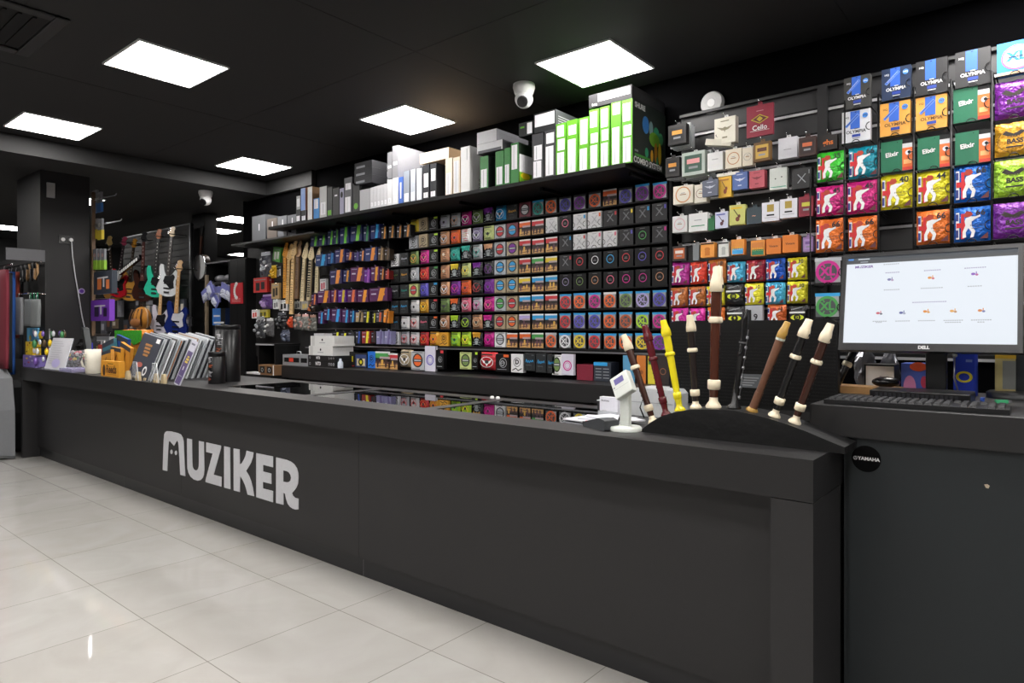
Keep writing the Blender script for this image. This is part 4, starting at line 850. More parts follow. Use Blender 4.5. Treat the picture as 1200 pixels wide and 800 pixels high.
# black panel behind the recorders: the back of a wide screen
xa, xb, zt_ = onY(785, 375, 3.0).x, onY(982, 372, 3.0).x, onY(900, 375, 3.0).z
t = empty('display_screen', ((xa+xb)/2, 3.0, CT)); tag(t, 'wide black ribbed back of a screen behind the recorders', 'screen')
pm = mat('#060607', .5, spec=.25, bump=.5, bscale=8); hw = (xb-xa)/2; h0 = zt_-CT; r_ = .03
cr = [(hw-r_+r_*math.cos(R(q)), h0-r_+r_*math.sin(R(q))) for q in range(0, 91, 15)]+[(-hw+r_+r_*math.cos(R(q)), h0-r_+r_*math.sin(R(q))) for q in range(90, 181, 15)]
MB().prism([cr+[(-hw, .06), (hw, .06)]], 0, .035, pm).build('back_shell', t)
m = MB()
for i in range(22): z = .08+i*(h0-.12)/22; m.box(-hw+.01, hw-.01, -.0015, 0, z, z+.006, mat('#0a0a0b', .4, spec=.3))
m.build('rib_pattern', t); p = onY(882, 446, 3.0)
mb = MB(); mb.box(p.x-t.location.x-.055, p.x-t.location.x+.055, -.004, -.0016, p.z-CT-.032, p.z-CT+.03, mat('#4c5054')); a = Art(mb, -.004)
for i in range(4): a.rect(p.x-t.location.x-.045, p.z-CT-.022+.011*i, p.x-t.location.x+.0+.01*i, p.z-CT-.018+.011*i, GREY)
mb.build('rating_label', t); MB().box(-.12, .12, -.05, .12, 0, .012, BLACK).box(-.04, .04, .036, .06, .012, .2, BLACK).build('foot', t)
t = MB().tube([(-.98, 2.93, 1.0), (-.95, 2.9, 1.03), (-1.02, 2.85, 1.06), (-1.15, 2.85, 1.04), (-1.22, 2.9, .995)], .003, BLACK).build('cable'); tag(t, 'thin black cable drooping behind the recorder feet', 'cable')
# white printer behind the leftmost recorders
xa, xb = onY(738, 460, 2.85).x, onY(790, 460, 2.85).x; zt_ = onY(760, 456, 2.85).z
t = empty('receipt_printer', ((xa+xb)/2, 2.85, CT)); tag(t, 'pale grey receipt printer on the counter behind the leaning recorders', 'printer')
hw = (xb-xa)/2; h0 = zt_-CT; PM = mat('#c4c6c8', .35)
MB().prism([[(-hw, 0), (hw, 0), (hw, h0-.02), (hw-.02, h0), (-hw+.01, h0), (-hw, h0-.01)]], 0, .2, PM).build('housing', t, bevel=.004)
MB().box(-hw+.01, hw-.012, -.002, -.0002, h0*.5, h0*.52, GREY).build('seam', t)
t = MB().tube([(onY(755, 500, 2.75).x, 2.75, .995), (onY(750, 470, 2.75).x, 2.75, 1.04), (onY(752, 462, 2.75).x, 2.76, 1.08), (onY(758, 480, 2.75).x, 2.78, 1.03), (onY(764, 492, 2.75).x, 2.75, .995)], .0035, BLACK).build('cable'); tag(t, 'black looped cable in front of the receipt printer', 'cable')
# ------------------------------------------------------------------ scanner on white post, terminal, cards, papers
p = onZ(733, 504, CT); t = empty('payment_stand', p); tag(t, 'white post with tilted card reader head on round foot', 'card reader')
CW = mat('#d8dcd6', .35)
MB().lathe([(0.0005, .066), (.012, .066), (.018, .06), (.02, .03)], CW, n=32).build('base', t)
MB().box(-.021, .021, -.012, .014, .018, .165, CW).build('post', t, bevel=.004)
M = Matrix.Translation((-.005, -.012, .185)) @ Matrix.Rotation(R(-32), 4, 'Y') @ Matrix.Rotation(R(-18), 4, 'X')
mb = MB(); mb.box(-.045, .045, -.015, .018, -.048, .048, CW, M); a = Art(mb, -.015, M); a.rect(-.026, .008, .022, .034, card('#6a62a0')); a.line(-.04, -.01, .04, -.01, .001, GREY)
a.ell(-.034, .0, .004, .004, GREY); mb.build('reader_head', t, bevel=.004)
MB().tube([(-.01, .02, .16), (-.03, .04, .12), (-.05, .05, .06), (-.07, .05, .004)], .004, BLACK).build('lead', t)
p = onZ(702, 501, CT); t = empty('card_terminal', p, (0, 0, R(-25))); tag(t, 'dark card payment terminal with coloured keys beside white post', 'card terminal')
MB().prism([[(-.07, .002), (.09, .002), (.09, .04), (.05, .045), (-.07, .018)]], -.035, .035, mat('#3a3c40', .4)).build('terminal_body', t, bevel=.003)
M = Matrix.Rotation(R(-13), 4, 'Y')
M = Matrix.Translation((0, 0, .026)) @ Matrix.Rotation(R(-13), 4, 'Y')
m = MB()
for i, c_ in enumerate(('#d8403a', '#e0c030', '#3a9a50')): m.box(-.062, -.052, -.028+.02*i, -.014+.02*i, .008, .0115, card(c_), M)
for i in range(4):
    for j in range(3): m.box(-.046+.014*i, -.036+.014*i, -.028+.02*j, -.014+.02*j, .008, .0115, card('#b8bcc0'), M)
m.build('keypad', t); MB().box(.014, .046, -.026, .026, .009, .012, card('#8a9296'), M).build('screen', t)
p = onZ(672, 493, CT)
for i, (dx, dy, rz, lb) in enumerate([(0, 0, -8, 'bottom sheet of the white papers left of the terminal'), (.05, .06, 14, 'middle sheet of the white papers left of the terminal'), (.09, .03, -20, 'top sheet of the white papers left of the terminal')]):
    o = MB().box(-.13, .11, -.05, .09, 0, .006, mat('#d4d4dc', .5)).build('paper_sheet', None, (p.x+.08+dx, p.y+.03+dy, CT+.001+.0065*i), (0, 0, R(rz))); tag(o, lb, 'paper', 'loose white papers on the counter')
p = onZ(713, 489, CT); t = empty('card_holder', p, (0, 0, R(-4))); tag(t, 'stack of white business cards upright behind the terminal', 'card holder')
mb = MB(); mb.box(-.05, .05, 0, .028, .01, .095, mat('#dcdce4')); a = Art(mb, 0); a.text('Business', -.018, .078, .013, card('#606068'), .02); a.rect(-.035, .03, -.01, .032, GREY); mb.build('card_stack', t)
MB().box(-.055, .055, -.006, .036, .0005, .01, thin_plastic()).box(-.055, .055, -.008, -.004, .01, .03, thin_plastic()).build('tray', t)
p = onZ(720, 482, CT)
o = MB().box(-.11, .11, -.03, .03, 0, .045, mat('#26262a')).box(-.112, .112, -.032, .032, .045, .05, mat('#d0d0d4')).build('low_box', None, (p.x, 2.96, CT+.0005)); tag(o, 'low dark box with pale lid behind the business cards', 'box')
p = onZ(583, 466, CT)
for i in range(2): o = MB().lathe([(0, .012), (.01, .012), (.014, .008)], WHITE).build('plastic_clip', None, (p.x+.045*i, 3.0, CT+.0005)); tag(o, 'small white plastic piece at the counter back edge, %s one' % ('left', 'right')[i], 'clip')

# ------------------------------------------------------------------ monitor, keyboard and things on the cash desk
DZ = 1.1315; y1, y2 = 2.98, 3.06
b0 = onY(982.5, 410, y1); t0 = onY(989, 298.8, y2); wid = .605; hgt = math.hypot(t0.z-b0.z, y2-y1); tl = math.atan2(y2-y1, t0.z-b0.z)
mon = empty('monitor', (b0.x+wid/2, y1+.06, DZ)); tag(mon, 'large black monitor with lit white shop page on the cash desk', 'monitor')
M = Matrix.Translation((0, -.06, b0.z-DZ)) @ Matrix.Rotation(-tl, 4, 'X')
BZ = mat('#1c1c1f', .35); hw = wid/2
m = MB(); m.box(-hw, hw, 0, .04, 0, hgt, BZ, M)
m.box(-hw, hw, -.006, 0, 0, .03, BZ, M); m.box(-hw, hw, -.006, 0, hgt-.016, hgt, BZ, M); m.box(-hw, -hw+.016, -.006, 0, .03, hgt-.016, BZ, M); m.box(hw-.016, hw, -.006, 0, .03, hgt-.016, BZ, M)
a = Art(m, -.006, M); a.text('DELL', .0, .0145, .017, WHITE, .05); m.build('housing', mon)
S = MB(); sx0, sx1, sz0, sz1 = -hw+.0165, hw-.0165, .031, hgt-.0165
S.box(sx0, sx1, -.001, -.0005, sz0, sz1, emis('#eaf1fa', .92), M); a = Art(S, -.001, M)
def ec(c): return emis(c, .85)
SW, SH = sx1-sx0, sz1-sz0
def sp(u, v): return sx0+u*SW, sz1-v*SH
def srect(u0, v0, u1, v1, c): p_, q_ = sp(u0, v1), sp(u1, v0); a.rect(*p_, *q_, ec(c))
srect(0, 0, 1, .04, '#2a3540'); srect(0, .04, 1, .075, '#34393f'); srect(.01, .012, .045, .032, '#3a8ae0'); srect(.075, .015, .15, .03, '#c0c8d0'); srect(.09, .05, .14, .062, '#98a0a8')
p_ = sp(.115, .115); a.text('MUZIKER', p_[0], p_[1], .0135, ec('#6a2a9a'), .03, 1.2)
for u, v, w_ in ((.29, .1, .1), (.3, .2, .09), (.3, .4, .1), (.54, .2, .1), (.54, .4, .13), (.78, .2, .12), (.78, .4, .08), (.53, .56, .2), (.24, .77, .09), (.38, .77, .09), (.52, .77, .1), (.67, .77, .11), (.82, .77, .11), (.24, .79, .04), (.67, .795, .09), (.82, .795, .04)):
    p_ = sp(u, v); n = int(w_/.012)
    for i in range(n): a.rect(p_[0]-w_*SW/2+i*w_*SW/n, p_[1]-.0018, p_[0]-w_*SW/2+(i+.7)*w_*SW/n, p_[1]+.0018, ec('#a8a0c4' if v in (.2, .56) else '#b4b8c0'))
for u, v, c_, c2 in ((.3, .31, '#7a78b0', '#c0a8c8'), (.54, .31, '#e89a38', '#d86a7a'), (.78, .29, '#8a50c0', '#c05a9a'), (.24, .69, '#d06070', '#60687a'), (.38, .69, '#5058a0', '#a8b0c8'), (.52, .68, '#e89020', '#e8a850'), (.67, .68, '#e8a848', '#c09060'), (.82, .68, '#e08a40', '#7078b0')):
    p_ = sp(u, v); a.ell(p_[0]-.004, p_[1], .007, .005, ec(c_), 10); a.ell(p_[0]+.007, p_[1]-.003, .005, .004, ec(c2), 10); a.rect(p_[0]+.004, p_[1], p_[0]+.007, p_[1]+.009, ec(c_))
S.build('lit_panel', mon)
MB().lathe([(0, .105), (.012, .105), (.016, .09), (.018, .03)], mat('#1a1c1e', .4), Matrix.Translation((.02, .09, 0)) @ Matrix.Diagonal((1, .8, 1, 1)), 32).build('base', mon)
MB().box(-.012, .06, .07, .1, .012, .33, mat('#141516', .35)).build('stand_column', mon, bevel=.006)
# second screen's stand, seen to the right
p = onZ(1150, 441, DZ+.03)
t = empty('monitor_stand', (-.115, 3.27, DZ)); tag(t, 'round based black stand column right of the main monitor stand', 'stand')
MB().lathe([(0, .11), (.02, .11), (.026, .1), (.03, .03)], mat('#1a1c1e', .4), n=32).build('base', t); MB().lathe([(.02, .034), (.34, .034)], mat('#23282b', .35), n=20).build('stand_column', t)
# keyboard
ka, kb = onZ(968, 470, DZ+.012), onZ(1197, 486, DZ+.012)
t = empty('keyboard', (-.39, 2.68, DZ), (0, 0, R(1.5))); tag(t, 'black computer keyboard along the desk edge', 'keyboard')
KM = mat('#141416', .35); MB().prism([[(-.27, .001), (.27, .001), (.27, .016), (-.27, .016)]], -.09, .09, KM).build('key_frame', t, bevel=.004)
m = MB(); K2 = mat('#1e1e21', .5)
for r_ in range(6):
    for c_ in range(21):
        if c_ in (15, 18) and r_ < 5: continue
        x = -.257+c_*.0247; y = -.076+r_*.0265
        z_ = .018
        m.add([(x, y, .016), (x+.021, y, .016), (x+.021, y+.022, .016), (x, y+.022, .016), (x+.003, y+.003, .024), (x+.018, y+.003, .024), (x+.018, y+.02, .024), (x+.003, y+.02, .024)], [(0, 1, 5, 4), (1, 2, 6, 5), (2, 3, 7, 6), (3, 0, 4, 7), (4, 5, 6, 7)], K2)
m.build('key_block', t)
# mouse on a flat black case
t = empty('computer_case', (-.44, 2.93, DZ)); tag(t, 'flat black small computer lying under the monitor', 'computer')
MB().box(-.12, .2, -.09, .1, .001, .038, mat('#111113', .3)).build('casing', t, bevel=.003)
m = MB()
for i in range(18): m.box(-.1+.015*i, -.092+.015*i, -.0915, -.0902, .012, .03, mat('#2c2c30', .3))
m.build('front_grille', t)
t = empty('mouse', (-.55, 3.10, DZ+.0305), (0, 0, R(20))); tag(t, 'glossy black mouse left of the small computer', 'mouse')
MB().ball((0, 0, .022), .05, gloss('#0c0c0e'), 14, (1.05, .62, .44)).build('shell', t); MB().cyl((-.02, -.004, .043), (-.02, .004, .043), .004, METAL).build('wheel', t)
o = MB().box(-.14, .18, -.06, .06, .0005, .03, mat('#a07848', .5)).build('wooden_board', None, (-.68, 3.12, DZ)); tag(o, 'small light brown board lying under the mouse', 'board')
def stuff_box(px0, px1, py0, py1, y, c, lb, art=None, d=.12, rz=0, ry=0, nm='packaged_item', z=DZ+.001, cat='box', side=None):
    xa, xb = onY(px0, 430, y).x, onY(px1, 430, y).x; z0_ = z; z1_ = onY((px0+px1)/2, py0, y).z; w_ = xb-xa; h_ = z1_-z0_
    mb = MB(); mb.box(-w_/2, w_/2, 0, d, 0, h_, card(side or c)); a = Art(mb, 0); a.rect(-w_/2+.001, .001, w_/2-.001, h_-.001, card(c))
    if art: art(a, w_, h_)
    o = mb.build(nm, None, ((xa+xb)/2, y, z0_), (0, R(ry), R(rz))); tag(o, lb, cat); return o
stuff_box(1013, 1048, 427, 446, 3.2, '#e4e2de', 'white front box with black frame edges behind the mouse', lambda a, w, h: (a.rect(-w/2, 0, w/2, h*.06, BODY), a.rect(-w/2, h*.94, w/2, h, BODY), a.rect(-w/2, 0, -w/2+.006, h, BODY)), side='#1a1a1c')
stuff_box(1056, 1090, 426, 444, 3.22, '#4a60b8', 'blue box with pink and orange blobs behind the monitor column', lambda a, w, h: (a.ell(-w*.2, h*.2, w*.22, h*.4, card('#e890c0')), a.ell(w*.1, h*.9, w*.3, h*.15, card('#e0562c')), a.ell(w*.3, h*.4, w*.12, h*.2, card('#c83a5a'))))
stuff_box(1117, 1142, 414, 443, 3.22, '#1a3cc0', 'blue bag with yellow curved letter behind the stand', lambda a, w, h: (a.ring(w*.02, h*.45, w*.4, w*.14, card('#e0d020'), sz=.8), a.rect(w*.1, h*.8, w*.4, h*.86, card('#8aa0e0'))), d=.08, rz=-4)
stuff_box(1166, 1196, 415, 441, 3.24, '#c8b87c', 'beige and grey instruction packet at the right end of desk', lambda a, w, h: (a.rect(-w*.2, h*.2, w*.4, h*.85, card('#8a8c88')), a.rect(-w*.5, h*.9, w*.5, h, card('#d8b030')), a.rect(-w*.45, 0, w*.2, h*.12, card('#b04a34'))), d=.05)
for a_, b_, c_, d_, y_, lb in ((1000, 1028, 411, 441, 3.3, 'crumpled clear bag of parts behind the white box'), (1030, 1056, 414, 430, 3.34, 'crumpled clear bag lying above the white box')):
    p = onY((a_+b_)/2, d_, y_); mb = MB(); r_ = (onY(b_, d_, y_).x-onY(a_, d_, y_).x)/2; h_ = onY(a_, c_, y_).z-DZ
    rz_ = random.Random(a_); vs = []; n = 14
    for j in range(8):
        for i in range(n):
            q = 2*math.pi*i/n; k_ = math.sin(math.pi*(j+.4)/8)**.5*rz_.uniform(.75, 1.1); vs.append((r_*k_*math.cos(q), r_*.5*k_*math.sin(q), h_*j/7))
    mb.add(vs, [(j*n+i, j*n+(i+1) % n, (j+1)*n+(i+1) % n, (j+1)*n+i) for j in range(7) for i in range(n)]+[tuple(range(7*n, 8*n)), tuple(range(n))[::-1]], mat('#8a8a90', .12, .6))
    o = mb.build('plastic_bag', None, (p.x, y_, DZ+.001)); tag(o, lb, 'bag')
t = empty('desk_microphone', (onY(1125, 444, 3.12).x, 3.12, DZ)); tag(t, 'thin gooseneck rod with white tip beside the blue bag', 'microphone')
q = onY(1119, 416, 3.12); MB().tube([(0, 0, .004), (-.02, 0, .08), (q.x-t.location.x, 0, q.z-DZ)], .003, METAL).build('rod', t); MB().ball((q.x-t.location.x, 0, q.z-DZ), .009, WHITE, 10).build('tip', t)
p = onZ(1170, 452, DZ)
for i, (dx, c_, lb) in enumerate([(0, '#3a9a6a', 'green memory stick on the desk at right'), (-.06, '#2a50b0', 'blue cap marker near the green stick')]):
    o = MB().box(-.02, .02, -.006, .006, 0, .012, card(c_)).box(.02, .032, -.004, .004, .002, .01, METAL).build('usb_stick', None, (-.16+dx, 3.0+.05*i, DZ+.001), (0, 0, R(30+60*i))); tag(o, lb, 'usb stick')
# ceiling camera and vent
def dome_cam(p, s, lb):
    t = empty('security_camera', p); tag(t, lb, 'security camera')
    MB().lathe([(0, .062*s), (-.02*s, .064*s), (-.05*s, .055*s), (-.06*s, .05*s)], WHITE, n=28).build('mount', t)
    m = MB(); m.ball((0, 0, -.085*s), .052*s, WHITE, 18); m.build('ball', t)
    d = Vector((.35, -.75, -.56)).normalized(); c = Vector((0, 0, -.085*s))
    MB().cyl(c+d*.03*s, c+d*.056*s, .034*s, gloss('#1a1a1e'), .03*s, n=20).cyl(c+d*.056*s, c+d*.06*s, .012*s, gloss('#050505'), n=12).build('lens', t)
p = onZ(614, 99, CEIL); dome_cam((p.x, p.y, CEIL), 1.35, 'white dome security camera on ceiling over the shelf')
p = onZ(241, 224, 3.12); dome_cam((-8.2, onX(241, 224, -8.2).y, 3.12), 1.3, 'small white dome security camera under the beam')
a_, b_ = onZ(0, 22, CEIL), onZ(86, 40, CEIL)
t = empty('ceiling_vent', (-5.1, 1.02, CEIL)); tag(t, 'black louvred ceiling vent cassette in the upper left corner', 'vent')
VM = mat('#1c1c1d', .5); m = MB()
for q in ((-.42, .42, -.42, -.34), (-.42, .42, .34, .42), (-.42, -.34, -.34, .34), (.34, .42, -.34, .34)): m.box(*q, -.018, -.0, VM)
m.build('frame', t, bevel=.008); m = MB()
for i in range(3): m.box(-.32, .32, -.3+.04*i, -.28+.04*i, -.02, -.004, mat('#2c2c2e', .3))
for i in range(6): m.box(-.3, .3, -.12+.075*i, -.1+.075*i, -.012, -.003, BLACK)
m.build('louvre', t); MB().box(-.33, .33, -.33, .33, -.003, -.001, BLACK).build('backing', t)

# ------------------------------------------------------------------ cable and strap packets left of the string display
xl_, xr_ = onY(345, 300, 4.66).x, -5.37
t = empty('hook_wall', ((xl_+xr_)/2, 4.655, 1.1)); tag(t, 'dark hook wall carrying the blue, purple and orange packets', 'wall panel')
HW = t
def hb(name, mb): o = mb.build(name, HW); o.matrix_parent_inverse = Matrix.Translation(HW.location).inverted(); return o
hb('backing', MB().box(onY(292, 300, 4.66).x, xr_, 4.64, 4.655, 1.05, 2.48, mat('#101011', .6)))
mid = [
 (364,274,373,289,'#1a2350','#6cc838','navy packet with green stripe, leftmost of the top hook row'),(374,274,382,288,'#1a2350','#6cc838','navy packet with green stripe, second of top hook row'),(384,271,390.5,287,'#1a2350','#6cc838','navy packet with green stripe, third of top hook row'),(391,270,397,286,'#1a2350','#58a838','navy packet with green stripe, fourth of top hook row'),
 (398,267,409,286,'#1c2860','#6cc838','wide navy packet with bright green stripe'),(411,265,424,283,'#1c2860','#7ad040','widest navy packet with green stripe in top hook row'),(426,265,432.5,283,'#1a2350','#2c8848','dark navy packet with dim green stripe'),(434,264,446,280,'#1c2868','#2f9fdc','navy packet with sky blue stripe in top hook row'),
 (447,266,453,280,'#17171b','#d08a30','black blister with amber picture, first of four'),(455.5,265,462.5,279,'#17171b','#d09040','black blister with amber picture, second of four'),(465,265,471,279,'#17171b','#c88030','black blister with amber picture, third of four'),(473,264,481,278,'#17171b','#d89040','black blister with amber picture, last of four'),
 (370,299,383,312,'#20386c','#2f9fdc','blue packet with sky blue stripe at left of second hook row'),(384,297,391.5,309,'#20386c','#2a7cc0','smaller blue packet in second hook row'),(393,293,404,308,'#2a2a66','#e8923c','navy packet with orange stripe over the tag'),(405,296,413.5,305,'#4a2c5c','#e0902c','orange topped packet stack in second hook row'),
 (415,296,421,306,'#2c2c64','#5a4a90','plain indigo packet in second hook row'),(421.5,294,427,306,'#2a3060','#e8923c','narrow packet with orange stripe in second hook row'),(428,291,441.5,306,'#28356c','#e8923c','large blue packet with orange stripe, second hook row'),(443,291,449.5,305,'#5a4634','#a88860','brown carton beside the large blue packet'),(450.5,292,456.5,305,'#3c3024','#6a5440','darker brown carton in second hook row'),
 (387,317,400.5,333,'#2c2456','#e8923c','violet navy packet with orange stripe, left of third hook row'),(402,317,410,330,'#22285c','#e8a030','navy packet with amber stripe in third hook row'),(411,314,426,330,'#5a2458','#e8923c','wide purple packet with orange stripe, third hook row'),(427,316,433.5,331,'#6a2490','#a860c0','plain bright violet packet in third hook row'),(435,313,444,329,'#5a2458','#e8a030','purple packet with amber stripe in third hook row'),(445,315,450.5,328,'#3a2030','#d88a30','small dark packet with amber print, third hook row'),(451.5,317,456,327,'#8a2828','#c84a38','narrow red packet ending the third hook row'),
 (365,345,371,357,'#4a2050','#e88a3c','small purple packet under the last guitar neck'),(372,341,387,355,'#5a2458','#f0a030','wide purple packet with orange stripe, fourth hook row'),(388,340,395,354,'#5a2458','#e8923c','narrow purple packet with orange stripe, fourth hook row'),(396,340,406,354,'#5a1c88','#d8c030','violet packet with yellow lettering'),(407,340,418,354,'#5a2458','#e87848','purple packet with coral stripe, fourth hook row'),(419,340,431.5,354,'#5a2458','#f0a030','purple packet with orange stripe beside the widest one'),(433,338,454,353,'#5a2458','#e8962c','widest purple packet with orange stripe'),
 (373,366,379,379,'#4a2454','#2f9fdc','small purple packet with blue stripe, left of fifth hook row'),(380,362,387,375,'#4a2454','#2f9fdc','purple packet with blue stripe hanging a little higher'),(388,362,400,377,'#4a2454','#35a0e8','wide purple packet with sky blue stripe'),(401,363,409,378,'#4a2454','#2f9fdc','purple packet with blue stripe, fourth in fifth hook row'),(410,364,416,377,'#26305c','#2f9fdc','dark blue packet with sky stripe in fifth hook row'),(417,366,424.5,377,'#b09870','#2c2a20','kraft pick card with dark round print'),(425.5,365,434,378,'#17171a','#d8d428','black pick card with yellow blocks'),(436,367,440.5,378,'#2c2c20','#d8d428','narrow yellow black card edge'),(441,366,448,377,'#4a4c54','#d8602c','grey card with red print in fifth hook row'),(449,364,455.5,378,'#e08a28','#6a3c14','tilted orange card ending the fifth hook row'),
 (390,389,398,401,'#17171a','#e0e028','black pack with yellow block, first of sixth hook row'),(399,390,406.5,402,'#17171a','#e0e028','black pack with yellow block, second of sixth hook row'),(408,389,415.5,402,'#1c1c1e','#2c2c30','plain black pack in sixth hook row'),(416.5,388,423,402,'#17171a','#2a50b0','black pack with blue top in sixth hook row'),(424,388,434,402,'#8a2020','#e8dc30','red yellow block pack in sixth hook row'),(435,389,440.5,401,'#1c1c1e','#3a1c1c','narrow black pack near lilac ones'),(441,388,449.5,403,'#8a88b0','#6a6090','lilac patterned packet, left of two'),(450,388,458.5,403,'#8a88b0','#6a6090','lilac patterned packet, right of two')]
rows_z = {}
for i, (a_, y0_, b_, y1_, c_, e_, lb) in enumerate(mid):
    xa, xb, za, zb_ = rect_on(a_, y0_, b_, y1_, 4.42); w_ = xb-xa-.003; h_ = zb_-za; mb = MB(); d_ = .06
    mb.box(-w_/2, w_/2, 0, d_, 0, h_, card(c_)); a = Art(mb, 0); q = random.Random(i)
    a.poly([(-w_*.05, 0), (w_*.22, 0), (w_*.38, h_*.98), (w_*.1, h_*.98)], card(e_)); a.rect(-w_*.4, h_*.5, -w_*.12, h_*.6, card('#c8c8d8')); a.ell(w_*.2, h_*.5, w_*.16, h_*.14, card(e_)); a.rect(-w_*.42, h_*.85, w_*.0, h_*.9, card('#8a8aa8'))
    mb.prism([[(-.014, h_), (.014, h_), (.01, h_+.018), (-.01, h_+.018)]], .01, .012, card(c_))
    o = mb.build('accessory_packet', None, ((xa+xb)/2, 4.42, za), (0, R(6) if 'tilted' in lb else R(q.uniform(-2, 2)), q.uniform(-.06, .06))); tag(o, lb, 'packet', 'accessory packets on the hook wall')
    hb('hook', MB().tube([((xa+xb)/2, 4.64, zb_+.02), ((xa+xb)/2, 4.43, zb_+.012), ((xa+xb)/2, 4.41, zb_+.022)], .003, CHROME))
for i, (x_, y_) in enumerate(((440, 266), (450, 291), (455, 315), (456, 337), (456, 363), (440, 385), (430, 409))):
    z = onY(x_, y_, 4.6).z; hb('rail', MB().box(xl_+.3, xr_, 4.615, 4.639, z-.008, z+.004, METAL if i > 3 else DARK))

# ------------------------------------------------------------------ guitar necks hanging from the shelf
def neck(px, ptop, pbot, c, board, lb, point=False, y=4.5, px2=None):
    A = onY(px, ptop, y); B = onY(px2 or px, pbot, y); L = A.z-B.z; t = empty('guitar_neck', (B.x, y, B.z)); tag(t, lb, 'guitar neck', 'guitar necks hanging in a row')
    t.rotation_euler = (0, math.atan2(A.x-B.x, L), R(22)); m_ = mat(c, .35); s = .0225; hz = L-.2
    mb = MB(); mb.prism([[(-s, 0), (s, 0), (s*.8, hz), (-s*.8, hz)]], -.004, .02, m_); mb.build('neck_shaft', t)
    mb = MB(); mb.prism([[(-s, 0.001), (s, 0.001), (s*.8, hz), (-s*.8, hz)]], -.01, -.0045, mat(board, .4)); a = Art(mb, -.01)
    z = .04; i = 0
    while z < hz: a.rect(-s*.85, z, s*.85, z+(.012 if point else .003), BLACK if point else CHROME); i += 1; a.ell(0, z+.014, .004, .004, BODY, 8) if i % 2 else None; z += .018+.0012*i
    mb.build('fretboard', t)
    hp = [(-.8*s, hz), (.8*s, hz), (1.9*s, hz+.03), (1.7*s, hz+.1), (1.3*s, hz+.13), (2.0*s, hz+.16), (1.9*s, hz+.19), (1.1*s, hz+.2), (.4*s, hz+.18), (-1.8*s, hz+.03)] if not point else [(-.8*s, hz), (.8*s, hz), (1.9*s, hz+.03), (.3*s, hz+.2), (-2.1*s, hz+.03)]
    mb = MB(); mb.prism([hp], 0, .014, m_); a = Art(mb, 0)
    for i in range(6): a.ell(-s*.55+i*s*.22, hz+.035+.024*i, .0045, .0045, BODY, 8)
    mb.build('headstock', t)
neck(334, 282, 349, '#d08a24', '#d89430', 'amber guitar neck at left of the neck row')
neck(338.5, 285, 356, '#d8b070', '#dcb478', 'light maple neck behind, second from left', px2=337)
neck(343.5, 279.5, 368, '#dcb880', '#e0bc86', 'longest maple bass neck reaching lowest', px2=341.5, y=4.46)
neck(349, 281, 350, '#a88460', '#7a5e48', 'neck with brown fretboard in the row', px2=347.5)
neck(356.5, 283, 353, '#e4d0a4', '#e4d2a8', 'pale neck with round headstock, fifth in the row', px2=354)
neck(364, 284, 352, '#e4d0a4', '#c8b898', 'neck with pointed headstock and black striped frets', True, px2=361.5)
neck(372, 289, 343, '#d8c49c', '#e0d0a8', 'shortest pale neck at right end of neck row', px2=371)
# small goods under and beside the necks
def crumple(mb, w, h, d, m, seed, n=9):
    rz_ = random.Random(seed); vs = []
    for j in range(n+1):
        for i in range(n+1):
            u, v = i/n, j/n; b = (1-abs(2*u-1)**4)*(1-abs(2*v-1)**4); vs.append(((u-.5)*w*(1+rz_.uniform(-.04, .04)), -d*b*rz_.uniform(.5, 1.0), v*h))
    fs = [(j*(n+1)+i, j*(n+1)+i+1, (j+1)*(n+1)+i+1, (j+1)*(n+1)+i) for j in range(n) for i in range(n)]
    mb.add(vs, fs, m); k = len(vs); mb.add([(x, .003, z) for x, y_, z in vs], [f[::-1] for f in fs], m)
    rim = list(range(n+1))+[j*(n+1)+n for j in range(1, n+1)]+[n*(n+1)+i for i in range(n-1, -1, -1)]+[j*(n+1) for j in range(n-1, 0, -1)]
    q = len(rim); mb.add([vs[i] for i in rim]+[(vs[i][0], .003, vs[i][2]) for i in rim], [(q+i, q+(i+1) % q, (i+1) % q, i) for i in range(q)], m)
